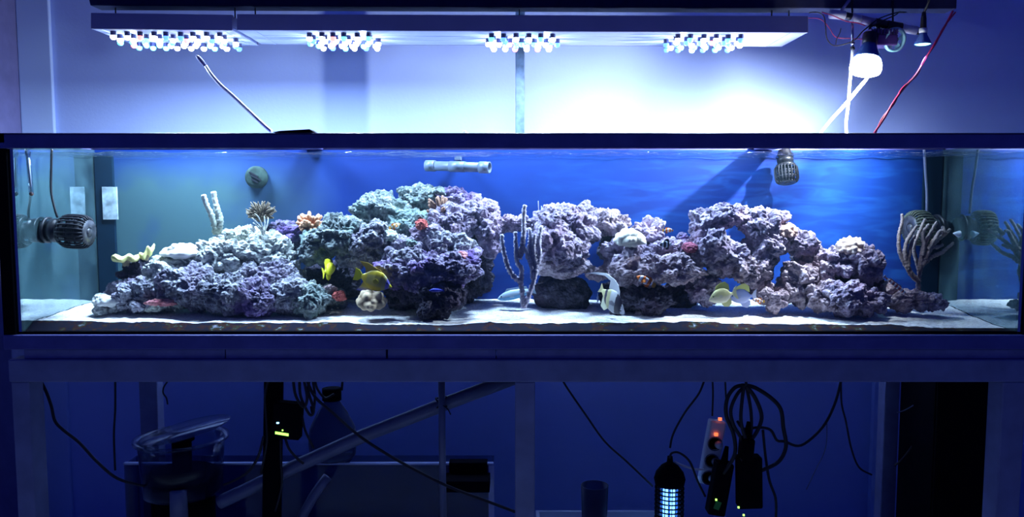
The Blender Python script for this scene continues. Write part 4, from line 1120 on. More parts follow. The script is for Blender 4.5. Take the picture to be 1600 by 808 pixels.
# ------------------------------------------------------------------ equipment in the water
def pump(px, py, d, L, Rr, label, mat_main, axis=(1, 0, 0), ribs=26, cagecol=None):
    c = P(px, py, d)
    t = thing('circulation_pump', label, 'pump', c)
    m = align(c, axis)
    # axis runs from the body end (-) to the grille end (+)
    g = G().lathe([(0, -L), (Rr * .55, -L), (Rr * .6, -L * .95), (Rr * .6, -L * .55), (Rr * .72, -L * .5), (Rr * .72, -L * .3), (Rr * .5, -L * .22), (Rr * .5, 0.0)], m, 28)
    obj('motor_body', g, M['black'], t)
    g = G().lathe([(Rr * .66, -L * .70), (Rr * .8, -L * .70), (Rr * .8, -L * .62), (Rr * .66, -L * .62)], m, 28)
    g.lathe([(Rr * .72, -L * .16), (Rr * .86, -L * .14), (Rr * .86, -L * .06), (Rr * .72, -L * .04)], m, 28)
    obj('collar', g, M['black'], t)
    g = G()
    for k in range(ribs):
        an = 2 * PI * k / ribs
        pts = []
        for (r_, h_) in ((.72, -.12), (.95, .0), (1.0, .2), (1.0, .55), (.92, .78), (.72, .86)):
            pts.append(m @ Vector((math.cos(an) * r_ * Rr, math.sin(an) * r_ * Rr, h_ * L)))
        g.tube(pts, Rr * 0.055, 5, sub=2)
    o = obj('grille', g, mat_main, t); o['label'] = 'ribbed grille of the pump'
    g = G()
    for h_, r_ in ((.0, .94), (.3, .97), (.6, .97)):
        g.lathe([(r_ * Rr - .003, h_ * L - .003), (r_ * Rr, h_ * L - .003), (r_ * Rr, h_ * L + .003), (r_ * Rr - .003, h_ * L + .003)], m, 28)
    g.lathe([(0, .1 * L), (Rr * .62, .1 * L), (Rr * .66, .80 * L), (0, .80 * L)], m, 24)
    obj('grille_ring', g, mat_main, t)
    g = G().lathe([(Rr * .30, .88 * L), (Rr * .74, .88 * L), (Rr * .76, .84 * L), (Rr * .2, .84 * L)], m, 28)
    g.lathe([(0, .91 * L), (Rr * .22, .91 * L), (Rr * .25, .84 * L)], m, 20)
    o = obj('nozzle_ring', g, M['pumpface'], t)
    return t
M['pumpface'] = mat('worn grey nozzle', (0.05, 0.05, 0.06), 0.4, var=0.6, scale=60)
M['pumprib'] = mat('black ribbed plastic', (0.010, 0.010, 0.016), 0.6, var=0.5, scale=70, spec=0.25)
M['pumpalgae'] = mat('algae coated ribbed plastic', (0.06, 0.075, 0.055), 0.7, var=0.4, scale=60)
pl = pump(103, 361, .13, 0.086, 0.052, 'black ribbed circulation pump on the left end pane', M['pumprib'], (1, -0.05, -0.05))
pr = pump(1445, 356, .385, 0.066, 0.058, 'algae coated circulation pump in the back right corner', M['pumpalgae'], (-1, -0.15, 0), 30)
pt = pump(1228, 262, .36, 0.062, 0.038, 'black pump hanging nozzle down below the waterline on the right', M['pumprib'], (0, -0.35, -1), 22)
def cable(name, label, pts, r, m, group=None, cat='cable', seg=8, sub=6):
    g = G().tube(pts, r, seg, sub=sub)
    o = obj(name, g, m)
    return tag(o, label, cat, group)
cable('pump_cable', 'black cable dropping onto the left pump grille', [P(81, 233, .12), P(80, 265, .12), P(80, 300, .12), P(86, 328, .12), P(90, 340, .125)], 0.0038, M['cable'], 'cables in the water')
cable('pump_cable', 'thin black cable along the left end pane behind the thermometer', [P(30, 233, .08), P(34, 260, .08), P(40, 290, .08), P(42, 320, .09), P(42, 344, .12)], 0.0026, M['cable'], 'cables in the water')
cable('pump_cable', 'pale worn cable dropping to the corner pump on the right', [P(1444, 234, .40), P(1446, 270, .40), P(1448, 300, .40), P(1448, 334, .40)], 0.0045, M['pvcdark'], 'cables in the water')
# thermometer
t = thing('thermometer', 'slim glass thermometer on the left end pane', 'thermometer', P(46, 305, .03))
pa, pb = P(44, 240, .03), P(49, 303, .03)
obj('tube', G().tube([pa, pb], 0.0068, 12, sub=1), M['acrylic'], t)
obj('scale_strip', G().tube([pa.lerp(pb, .1), pa.lerp(pb, .82)], 0.003, 6, sub=1), M['whiteplastic'], t)
obj('bulb', G().ball(pb, 0.0065), mat('brown weight', (0.16, 0.09, 0.07), 0.5), t)
obj('suction_cup', G().lathe([(0, 0), (.010, .002), (.011, -.004), (0, -.004)], align(pa, (1, 0, 0)), 16), M['acrylic'], t)
# label plate on the back panel (its mirror image is in the end pane)
p0 = P(159, 292, D - .02); p1 = P(184, 343, D - .02)
M['plate'] = mat('stained white plate', (0.34, 0.42, 0.46), 0.6, var=0.7, scale=26)
tag(obj('white_plate', G().span(p0.x, p1.x, D - .020, D - .0145, p1.z, p0.z), M['plate']), 'stained white rectangular plate on the back panel near the left corner', 'plate')
# round magnet on the back
c = P(400, 277, D - 0.02)
t = thing('magnet_cleaner', 'round algae-covered magnet cleaner on the blue back panel', 'magnet', c)
m = align(c, (0, -1, 0))
obj('disc', G().lathe([(0, .012), (.026, .012), (.036, .008), (.039, 0), (.039, -.014), (0, -.014)], m, 32), mat('algae green grey', (0.025, 0.045, 0.038), 0.8, spec=0.1, var=0.5, scale=45, bump=0.5), t)
g = G()
for k, (dx, dz, w_) in enumerate(((-.004, .010, .034), (.004, -.002, .040), (.0, -.013, .026))):
    g.box(c + Vector((dx, -.014, dz)), (w_, .006, .005), rot=(0, R(28), 0))
obj('handle', g, M['black'], t)
# pvc pipe
t = thing('return_pipe', 'pale blue grey plastic pipe lying under the water surface at the back', 'pipe', P(716, 262, .38))
a, b = P(666, 259, .41), P(765, 262, .33)
ax = (b - a).normalized()
L_ = (b - a).length
def tubeprof(r, ri, z0, z1): return [(ri, z0), (r, z0), (r, z1), (ri, z1), (ri, z0)]
m = align(a, ax)
obj('pipe', G().lathe(tubeprof(.0165, .012, 0.02, L_ - .02), m, 28), M['pvc'], t)
obj('coupling', G().lathe(tubeprof(.0195, .015, 0, .034), m, 28), M['pvc'], t)
obj('coupling', G().lathe(tubeprof(.0200, .0155, L_ - .036, L_), m, 28), M['pvc'], t)
obj('coupling', G().lathe(tubeprof(.0185, .0165, L_ * .38, L_ * .62), m, 28), M['pvc'], t)
obj('bracket', G().span((a.x + b.x) / 2 - .01, (a.x + b.x) / 2 + .01, .37, D - 0.001, P(716, 250, .38).z, P(716, 246, .38).z).span((a.x + b.x) / 2 - .01, (a.x + b.x) / 2 + .01, D - .006, D - .001, P(716, 250, .38).z, ZR), M['pvc'], t)

# ------------------------------------------------------------------ beam and light fixtures
zb1 = P(200, 12, .26).z; zb2_ = P(1480, 17, .26).z
xl = P(141, 10, .23).x; xr = P(1495, 10, .23).x
g = G()
g.prism([(xl, zb1), (xr, zb2_), (xr, zb2_ + .07), (xl - 0.02, zb1 + .09)], 0.23, 0.30)
o = obj('hanging_beam', g, M['beam'], bevel=0.003); tag(o, 'dark timber beam above the aquarium holding the lights', 'beam')

M['barrel'] = mat('dark led collar', (0.02, 0.025, 0.10), 0.3, bump=0)
def led_mesh():
    g = G().lathe([(0.0, 0.0), (.0085, 0.0), (.0085, -.012), (.0070, -.016), (0.0, -.016)], None, 14)
    me = bpy.data.meshes.new('led')
    me.from_pydata([tuple(p) for p in g.v], [], g.f); me.materials.append(M['barrel']); me.update()
    return me
def lens_mesh(key):
    g = G().lathe([(.0078, -.0125), (.0098, -.014), (.0092, -.021), (.0055, -.0255), (0, -.0265)], None, 14)
    me = bpy.data.meshes.new('lens')
    me.from_pydata([tuple(p) for p in g.v], [], g.f); me.materials.append(M[key]); me.polygons.foreach_set('use_smooth', [True] * len(g.f)); me.update()
    return me
LEDM = led_mesh(); LENS = {k: lens_mesh(k) for k in ('led_white', 'led_cyan', 'led_blue', 'led_red')}
def fixture(name, label, pxl, pxr, pyt_l, pyb_l, pyt_r, pyb_r, y0, y1, clusters, power, hangers, extra=0):
    a = P(pxl, pyb_l, y0); b = P(pxr, pyb_r, y0)
    at = P(pxl, pyt_l, y0); bt = P(pxr, pyt_r, y0)
    t = thing(name, label, 'light', ((a.x + b.x) / 2, (y0 + y1) / 2, (a.z + b.z) / 2))
    def zb(x): return a.z + (b.z - a.z) * (x - a.x) / (b.x - a.x)
    # front and back rails, end rails, top plate
    for yy in ((y0, y0 + .012), (y1 - .012, y1)):
        g = G(); g.prism([(a.x, a.z), (b.x, b.z), (bt.x, bt.z), (at.x, at.z)], *yy); o = obj('side_rail', g, M['housing'], t, bevel=0.001)
    g = G(); g.prism([(a.x, a.z + .012), (b.x, b.z + .012), (bt.x, bt.z - .004), (at.x, at.z - .004)], y0 + .012, y1 - .012); obj('housing', g, M['housing'], t)
    # bottom slats: three long panels with narrow gaps, framed by end panels
    e = 0.055 if extra else 0.03
    ns = 3 if extra else 2
    wd = (y1 - y0 - 0.004) / ns
    for k in range(ns):
        ya = y0 + .002 + k * wd + .002; yb = ya + wd - .005
        xa_, xb_ = a.x + e, b.x - e
        g = G(); g.prism([(xa_, zb(xa_) - .0), (xb_, zb(xb_) - .0), (xb_, zb(xb_) + .011), (xa_, zb(xa_) + .011)], ya, yb)
        obj('panel', g, M['panel'], t, bevel=0.0008)
    for xa_, xb_ in ((a.x + .002, a.x + e - .002), (b.x - e + .002, b.x - .002)):
        g = G(); g.prism([(xa_, zb(xa_)), (xb_, zb(xb_)), (xb_, zb(xb_) + .011), (xa_, zb(xa_) + .011)], y0 + .003, y1 - .003)
        obj('end_panel', g, M['panel'], t, bevel=0.0008)
    rnd = random.Random(len(name) + int(pxl))
    for (cx0, cx1, nxl, nyl, cols) in clusters:
        xa_ = P(cx0, 55, (y0 + y1) / 2).x; xb_ = P(cx1, 55, (y0 + y1) / 2).x
        i = 0
        for r_ in range(nyl):
            n_ = nxl - (r_ % 2) - (1 if r_ in (0, nyl - 1) else 0)
            for k in range(n_):
                x = (xa_ + xb_) / 2 + (k - (n_ - 1) / 2) * (xb_ - xa_) / nxl + rnd.uniform(-.004, .004)
                y = y0 + .035 + (y1 - y0 - .07) * r_ / (nyl - 1) + rnd.uniform(-.004, .004)
                z = zb(x) - 0.0005
                o = bpy.data.objects.new('led', LEDM); COL.objects.link(o); o.parent = t
                o.location = Vector((x, y, z)) - t.location
                key = rnd.choices(['led_white', 'led_cyan', 'led_blue', 'led_red'], cols)[0]
                q = bpy.data.objects.new('lens', LENS[key]); COL.objects.link(q); q.parent = o
        xm = (xa_ + xb_) / 2
        ld = bpy.data.lights.new('cluster_light', 'AREA'); ld.shape = 'RECTANGLE'; ld.size = (xb_ - xa_) * .6; ld.size_y = (y1 - y0) * .35
        ld.energy = power; ld.color = LED_COLOUR; ld.spread = R(180)
        lo = bpy.data.objects.new('cluster_light', ld); COL.objects.link(lo); lo.parent = t
        lo.location = Vector((xm, (y0 + y1) / 2, zb(xm) - .034)) - t.location
        for sx_ in (-1, 1):      # light leaving the lens domes sideways
            ld = bpy.data.lights.new('dome_light', 'POINT'); ld.energy = power * 0.07; ld.color = LED_COLOUR; ld.shadow_soft_size = 0.006
            lo = bpy.data.objects.new('dome_light', ld); COL.objects.link(lo); lo.parent = t
            lo.location = Vector((xm + sx_ * (xb_ - xa_) * .25, (y0 + y1) / 2, zb(xm) - .037)) - t.location
    for px in hangers:
        x = P(px, 20, (y0 + .03)).x
        zt_ = zb(x) + (at.z - a.z)
        g = G().tube([(x, .262, zt_ - .004), (x, .262, zb1 + .01)], 0.0022, 6, sub=1).box((x, .262, zt_), (.012, .012, .008))
        obj('hanger', g, M['cable'], t)
    return t
fixture('led_fixture', 'short grey light fixture with led clusters at the upper left', 142, 363, 20, 45, 23, 47.5, .13, .39, [(178, 380, 10, 5, (7, 2, 2, 1))], LED_POWER['left'], (156, 350))
fixture('led_fixture', 'long grey light fixture with three led clusters above the tank', 370, 1263, 22, 47, 25, 51, .13, .375,
        [(476, 600, 7, 5, (6, 2, 2, 1)), (753, 878, 7, 5, (5, 3, 2, 1)), (1032, 1166, 7, 5, (6, 2, 2, 1))], LED_POWER['right'], (383, 812, 1222, 1250), extra=1)

# ------------------------------------------------------------------ lamps and wiring at the upper right
YL = 0.15
br = thing('segmented_arm', 'segmented plastic arm slung under the beam at the upper right', 'bracket', P(1366, 36, .22))
segs = [((1297, 22), (1320, 24), .0135, 'whiteplastic'), ((1318, 24), (1333, 27), .011, 'black'), ((1330, 27), (1345, 31), .0125, 'whiteplastic'), ((1344, 30), (1368, 36), .0125, 'pinkplastic'),
        ((1367, 35), (1388, 40), .013, 'black'), ((1386, 39), (1408, 43), .014, 'black'), ((1406, 43), (1432, 48), .0125, 'whiteplastic'), ((1430, 48), (1437, 49), .011, 'black')]
for a, b, r_, mk in segs:
    obj('segment', G().tube([P(*a, .22), P(*b, .22)], r_ * 1.05, 16, sub=1), M[mk], br)
for px, p2 in ((1332, 27), (1395, 41)):
    x = P(px, p2, .22)
    obj('hanger', G().tube([x, Vector((x.x, .225, zb2_ - .0)), Vector((x.x, .225, zb2_ + .06))], .003, 6, sub=1), M['cable'], br)
obj('rod', G().tube([P(1327, 0, .215), P(1312, 21, .215)], .005, 8, sub=1), M['pinkplastic'], br)
obj('rod', G().tube([P(1332, 34, .21), P(1332, 72, .21)], .0042, 10, sub=1).tube([P(1332, 66, .21), P(1332, 70, .21)], .007, 10, sub=1), M['chrome'], br)
obj('rod_tip', G().lathe([(0, .006), (.006, .004), (.008, -.004), (0, -.008)], align(P(1332, 75, .21), (0, 0, 1)), 12), M['black'], br)

# flood lamp
fdir = Vector((-0.20, -0.19, -0.96)).normalized()
faim = Vector((-0.69, 0.85, -0.42)).normalized()
c = P(1353, 103, YL)
t = thing('flood_lamp', 'glaring white flood lamp hanging at the upper right', 'lamp', c)
m = align(c, -fdir)
obj('bulb', G().lathe([(0, -.024), (.036, -.0235), (.044, -.020), (.047, -.010), (.046, .006), (.040, .020), (.030, .032), (.018, .040), (0, .042)], m, 32), M['flood'], t)
obj('reflector', G().lathe([(.040, .022), (.042, .024), (.036, .036), (.026, .056), (.020, .075), (0, .076)], m, 28), M['spotbody'], t)
obj('socket', G().lathe([(.021, .070), (.023, .072), (.023, .105), (0, .106)], m, 20), M['black'], t)
obj('bracket', G().tube([m @ Vector((0, 0, .10)), P(1374, 70, .20), P(1372, 42, .22)], .006, 8, sub=4), M['black'], t)
ld = bpy.data.lights.new('flood_light', 'SPOT'); ld.energy = FLOOD_POWER; ld.color = FLOOD_COLOUR; ld.spot_size = R(165); ld.spot_blend = 1.0; ld.shadow_soft_size = 0.012
lo = bpy.data.objects.new('flood_light', ld); COL.objects.link(lo); lo.parent = t
lo.location = fdir * 0.029; lo.rotation_euler = faim.to_track_quat('-Z', 'Y').to_euler()
# ballast / driver with heat sink
hs = thing('lamp_driver', 'violet finned driver box with red light under the lamp arm', 'driver', P(1375, 66, .20))
a, b = P(1352, 56, .20), P(1396, 76, .20)
g = G().span(a.x, b.x, .17, .24, b.z + .006, a.z); obj('case', g, M['purple'], hs, bevel=.004)
g = G()
for k in range(9):
    x = a.x + (b.x - a.x) * (k + .5) / 9; g.span(x - .002, x + .002, .165, .245, a.z, a.z + .016)
obj('fin', g, M['purple'], hs)
obj('indicator', G().ball(P(1355, 54, .165), .0045), M['redled'], hs)
obj('strap', G().tube([P(1362, 36, .22), P(1358, 48, .2), P(1354, 56, .2)], .004, 8, sub=4).tube([P(1390, 42, .22), P(1392, 50, .2), P(1390, 58, .2)], .004, 8, sub=4), M['black'], hs)
fn = thing('cooling_fan', 'pale turquoise ring fan beside the driver box', 'fan', P(1397, 62, .17))
m = align(P(1398, 62, .185), (0.25, -1, -0.2))
obj('ring', G().lathe([(.030, -.006), (.038, -.006), (.038, .006), (.030, .006), (.030, -.006)], m, 28), M['cyan'], fn)
g = G()
for k in range(5):
    an = 2 * PI * k / 5
    g.add([(0, 0, .003), (.03 * math.cos(an), .03 * math.sin(an), -.003), (.028 * math.cos(an + .6), .028 * math.sin(an + .6), .003), (0, 0, .0), (.03 * math.cos(an), .03 * math.sin(an), -.005), (.028 * math.cos(an + .6), .028 * math.sin(an + .6), .001)], [(0, 1, 2), (5, 4, 3), (0, 3, 4, 1), (1, 4, 5, 2), (2, 5, 3, 0)], 0, m)
obj('blade', g, M['cyan'], fn)
obj('hub', G().lathe([(0, .007), (.009, .006), (.009, -.006), (0, -.007)], m, 16), M['black'], fn)
obj('strut', G().tube([P(1396, 54, .19), P(1392, 45, .215)], .004, 8, sub=1), M['black'], fn)

# spot bulb
c = P(1442, 60, .18)
t = thing('spot_bulb', 'blue reflector spot bulb with turquoise face hanging at the far upper right', 'lamp', c)
m = align(c, (0, 0, 1))
u = 1 / S(.18)
obj('reflector', G().lathe([(11.5 * u, -9 * u), (12 * u, -7.5 * u), (10 * u, -3 * u), (6 * u, 5 * u), (5.5 * u, 8 * u), (0, 8 * u)], m, 28), M['spotbody'], t)
obj('lens', G().lathe([(0, -10.6 * u), (8 * u, -10 * u), (11.4 * u, -8.6 * u)], m, 28), M['spotface'], t)
obj('collar', G().lathe([(5.2 * u, 8 * u), (6 * u, 9 * u), (6 * u, 15 * u), (0, 15 * u)], m, 20), M['whiteplastic'], t)
obj('socket', G().lathe([(4.4 * u, 15 * u), (4.6 * u, 16 * u), (4.0 * u, 30 * u), (2.6 * u, 40 * u), (0, 40 * u)], m, 18), M['black'], t)
obj('cord', G().tube([m @ Vector((0, 0, 39 * u)), m @ Vector((-.002, .02, 50 * u)), m @ Vector((-.003, .03, 64 * u))], .004, 8, sub=5), M['cable'], t)
ld = bpy.data.lights.new('spot_bulb_light', 'SPOT'); ld.energy = 2.0; ld.color = (0.3, 0.8, 1.0); ld.spot_size = R(80); ld.spot_blend = 0.8; ld.shadow_soft_size = 0.01
lo = bpy.data.objects.new('spot_bulb_light', ld); COL.objects.link(lo); lo.parent = t; lo.location = (0, 0, -12.5 * u)

gc = 'cables above the aquarium'
cable('white_cable', 'white cable crossing to the lower left below the flood lamp', [P(1368, 96, .24), P(1358, 118, .22), P(1340, 140, .2), P(1322, 162, .16), P(1300, 186, .10), P(1284, 206, .04), P(1281, 212, .03)], .0052, M['whitecable'], gc)
cable('white_cable', 'white cable hanging straight down below the flood lamp', [P(1332, 78, .21), P(1330, 105, .20), P(1327, 135, .19), P(1325, 165, .18), P(1322, 190, .17), P(1323, 222, .16)], .0048, M['whitecable'], gc)
cable('white_cable', 'white cable slanting down at the left from its dark plug', [P(322, 104, .14), P(330, 116, .12), P(345, 133, .10), P(362, 148, .08), P(378, 163, .06), P(398, 182, .03), P(414, 197, .01), P(424, 205.5, .0)], .0052, M['whitecable'], gc)
cable('plug', 'dark slender plug at the end of the left white cable', [P(307, 87, .15), P(311, 91, .148), P(317, 98, .144), P(323, 105, .14)], [.003, .0065, .0065, .0042], M['doorframe'], gc, cat='plug')
cable('red_cable', 'twisted red cable running down from the beam at the right', [P(1489, 17, .22), P(1478, 38, .22), P(1462, 66, .21), P(1446, 92, .19), P(1430, 118, .16), P(1412, 138, .13), P(1396, 160, .10), P(1382, 184, .06), P(1366, 208, .03)], .0036, M['redcable'], gc)
cable('red_cable', 'second thin red cable twisted along the first', [P(1493, 19, .22), P(1473, 45, .21), P(1461, 70, .215), P(1443, 94, .185), P(1433, 117, .165), P(1409, 139, .125), P(1397, 162, .105), P(1379, 184, .06), P(1368, 208, .03)], .0026, M['redcable'], gc)
cable('black_wire', 'thin black wire looping left of the lamp arm', [P(1264, 20, .22), P(1276, 19, .22), P(1287, 25, .22), P(1290, 42, .22), P(1292, 60, .22), P(1302, 71, .22), P(1320, 69, .21), P(1336, 62, .2), P(1347, 50, .2), P(1356, 42, .22)], .0018, M['cable'], gc)
cable('black_wire', 'thin wire lying across the gap above the arm', [P(1284, 19, .22), P(1300, 24, .2), P(1322, 33, .2), P(1340, 36, .2), P(1352, 40, .2)], .0018, M['redcable'], gc)
cable('black_wire', 'thin wire from fixture end drooping to the driver box', [P(1262, 28, .25), P(1282, 30, .24), P(1296, 44, .24), P(1306, 58, .24), P(1330, 60, .23), P(1352, 62, .2)], .0013, M['redcable'], gc)
cable('black_wire', 'slanting wire pair meeting the beam over the driver box', [P(1352, 46, .2), P(1372, 30, .21), P(1400, 20, .22), P(1416, 19, .23)], .002, M['cable'], gc)
cable('black_wire', 'lower slanting wire over the driver box', [P(1358, 44, .2), P(1380, 32, .21), P(1398, 24, .22), P(1406, 18, .23)], .002, M['cable'], gc)
cable('black_wire', 'short dangling wire left of the metal rod', [P(1314, 44, .22), P(1312, 52, .22), P(1307, 62, .22), P(1306, 70, .22)], .0014, M['cable'], gc)
# small things on the rim
tag(obj('flat_black_bar', G().prism([(P(428, 207, 0).x, P(428, 207.6, 0).z), (P(494, 207, 0).x, P(494, 207.6, 0).z), (P(486, 203, 0).x, P(486, 202.6, 0).z), (P(440, 205, 0).x, P(440, 205.2, 0).z)], -.02, .03), M['blackmatt'], bevel=.001), 'flat black bar lying on the rim at the left', 'bar')
c = P(726, 207, .0)
tag(obj('suction_cup', G().lathe([(0, .010), (.004, .009), (.007, .004), (.014, .001), (.015, 0), (0, 0)], align(Vector((c.x, 0, ZT)), (0, 0, 1)), 20), M['whiteplastic']), 'small white suction cup on the rim left of centre', 'suction cup')

# ------------------------------------------------------------------ under the tank
# sump glass tank
t = thing('sump_tank', 'glass sump tank standing on the floor in the left half of the stand', 'sump', (0, 0, 0))
sx0, sx1 = P(195, 760, .37).x, P(771, 725, .37).x
zs = P(560, 726, .37).z
t.location = ((sx0 + sx1) / 2, .42, 0)
M['sumpglass'] = glassy('sump glass', (0.55, 0.6, 0.72), 0.02, 0.05, milk=0.04, milkcol=(0.05, 0.06, 0.12))
obj('front_pane', G().span(sx0, sx1, .37, .378, .02, zs), M['sumpglass'], t)
obj('back_pane', G().span(sx0, sx1, .462, .47, .02, zs), M['sumpglass'], t)
for x in (sx0, sx1 - .008): obj('end_pane', G().span(x, x + .008, .378, .462, .02, zs), M['sumpglass'], t)
obj('bottom_pane', G().span(sx0, sx1, .37, .47, .0, .02), M['blackmatt'], t)
M['edge'] = mat('ground glass edge', (0.55, 0.62, 0.85), 0.4, bump=0)
g = G().span(sx0, sx1, .366, .382, zs, zs + .006); o = obj('edge_strip', g, M['edge'], t); o['label'] = 'light polished edge of the sump glass'
g = G().span(sx1 - .017, sx1 + .002, .362, .370, .0, zs); obj('edge_strip', g, M['edge'], t)
# black box hanging on the sump edge
a, b = P(697, 739, .355), P(766, 756, .355)
tag(obj('hanging_box', G().span(a.x, b.x, .27, .360, b.z, a.z).span(a.x + .01, b.x - .01, .355, .3615, a.z - .01, zs + .01).span(a.x + .01, b.x - .01, .355, .40, zs + .0065, zs + .011), M['blackmatt'], bevel=.003), 'flat black box hung on the sump edge left of the centre leg', 'box')

# protein skimmer
t = thing('protein_skimmer', 'clear protein skimmer cup with dark core at the lower left', 'skimmer', (0, 0, 0))
SY = .22
c = P(284, 700, SY); t.location = (c.x, SY, 0)
s_ = S(SY)
zt_ = P(284, 686, SY).z; zb3 = P(284, 765, SY).z
rr = 64 / s_
m = Matrix.Translation((c.x, SY, 0))
obj('cup', G().lathe([(rr * .92, zb3), (rr, zt_), (rr * 1.02, zt_), (rr * 0.94, zb3 - .004), (0, zb3 - .004)], m, 40), M['acrylic'], t)
obj('cup_rim', G().lathe([(rr * .97, zt_), (rr * 1.13, zt_), (rr * 1.13, zt_ + .008), (rr * .97, zt_ + .008), (rr * .97, zt_)], m, 40), M['acrylic2'] if 'acrylic2' in M else M['acrylic'], t)
# raised hinged lid
lid = Matrix.Translation((c.x + .015, SY, zt_ + .028)) @ Euler((0, R(-12), 0)).to_matrix().to_4x4()
obj('lid', G().lathe([(0, 0), (rr * 1.08, 0), (rr * 1.10, .003), (rr * 1.08, .006), (0, .006)], lid, 40), M['acrylic'], t)
obj('core_tube', G().lathe([(15 / s_, .25), (15 / s_, zt_ - .004), (20 / s_, zt_ - .004), (20 / s_, zt_ + .012), (11 / s_, zt_ + .012), (11 / s_, .25)], m, 28), M['blackmatt'], t)
obj('sludge', G().lathe([(0, zb3), (rr * .90, zb3), (rr * .95, zb3 + .050), (rr * .8, zb3 + .062), (0, zb3 + .066)], m, 32), M['blackmatt'], t)
obj('body', G().lathe([(0, .02), (rr * .75, .02), (rr * .75, zb3 - .03), (rr * .6, zb3 - .004), (0, zb3 - .004)], m, 32), M['blackmatt'], t)
a = P(279, 782, SY - .12)
obj('valve_cap', G().lathe([(0, -.07), (.028, -.07), (.026, .03), (.020, .034), (0, .034)], Matrix.Translation((a.x, SY - .12, a.z)), 20), M['pvcdark'], t)

# diagonal drain pipe and vertical pipe
PY = .165
o = cable('drain_pipe', 'long grey drain pipe slanting up to the centre leg', [P(343, 785, PY), P(380, 768, PY), P(565, 682, PY), P(805, 590, PY)], 11 / S(PY), M['pvcdark'], cat='pipe', seg=18, sub=2)
cable('supply_pipe', 'thin vertical grey pipe crossing in front of the slanting drain pipe', [P(690, 590, .115), P(691, 700, .115), P(693, 830, .115)], 5.5 / S(.13), M['pvcdark'], cat='pipe', seg=14, sub=1)
g = G()
for ang in (35, -50):
    q = Matrix.Translation(P(689, 631, .13)) @ Euler((0, R(ang), 0)).to_matrix().to_4x4()
    pts = [q @ Vector((.018 * math.cos(k * 2 * PI / 16) * 1.25, .022 * math.sin(k * 2 * PI / 16) + .02, 0)) for k in range(17)]
    g.tube(pts, .003, 6, sub=1, cap=False)
g.tube([P(693, 634, .10), P(700, 640, .09), P(704, 648, .09)], .002, 5)
tag(obj('cable_tie', g, M['cable']), 'black cable ties where the two grey pipes cross', 'cable tie')
cable('drain_pipe', 'short grey pipe slanting down behind the cloudy bottle', [P(512, 745, .24), P(490, 775, .22), P(470, 812, .20)], 8 / S(.2), M['pvcdark'], cat='pipe', seg=14, sub=2)

# cloudy bottle
c = P(520, 700, .42)
t = thing('plastic_bottle', 'large cloudy plastic bottle with black cap behind the slanting pipe', 'bottle', (c.x, .42, 0))
s_ = S(.42)
def zz(py): return P(520, py, .42).z
m = Matrix.Translation((c.x, .42, 0))
obj('bottle_body', G().lathe([(0, zs + .01), (32 / s_, zs + .01), (36 / s_, zs + .02), (38 / s_, zz(690)), (36 / s_, zz(668)), (24 / s_, zz(645)), (13 / s_, zz(628)), (12 / s_, zz(620))], m, 32), M['jug'], t)
obj('cap', G().lathe([(0, zz(625)), (15 / s_, zz(625)), (15 / s_, zz(607)), (0, zz(607))], m, 24), M['blackmatt'], t)
obj('shelf_bracket', G().span(c.x - .07, c.x + .07, .37, .47, zs + .0065, zs + .0095), M['sumpglass'], t)
obj('hose', G().tube([P(534, 610, .42), P(535, 595, .42), P(534, 590, .42)], .004, 8), M['cable'], t)

# black panel with controller on it
t = thing('cable_board', 'narrow black board standing in the left half of the stand', 'board', (0, 0, 0))
a, b = P(413, 596, .12), P(441, 596, .12); a2, b2 = P(402, 806, .12), P(430, 806, .12)
g = G().prism([(a.x, zs3 - .001), (b.x, zs3 - .001), (b2.x, .0), (a2.x, .0)], .12, .14); 
t.location = ((a2.x + b2.x) / 2, .13, 0)
obj('board', g, M['blackmatt'], t)
cn = thing('power_controller', 'black controller box with a glowing green bar on the narrow board', 'controller', P(448, 685, .09))
a, b = P(428, 628, .09), P(472, 686, .09)
rot = Euler((0, R(5), 0)).to_matrix().to_4x4()
obj('case', G().box(P(450, 656, .095), (44 / S(.09), .045, 58 / S(.09)), rot=rot), M['blackmatt'], cn, bevel=.004)
for k in range(9):
    obj('indicator', G().box(P(431 + k * 2.35, 676.5 + k * .38, .071), (.0034, .003, .0075)), M['greenled'], cn)
obj('indicator', G().box(P(441.5, 672.5, .071), (.004, .003, .004)), M['greenled'], cn)
o = obj('indicator', G().box(P(434, 661, .071), (.0075, .003, .004)), M['blueled'], cn); o['label'] = 'glowing blue indicator'

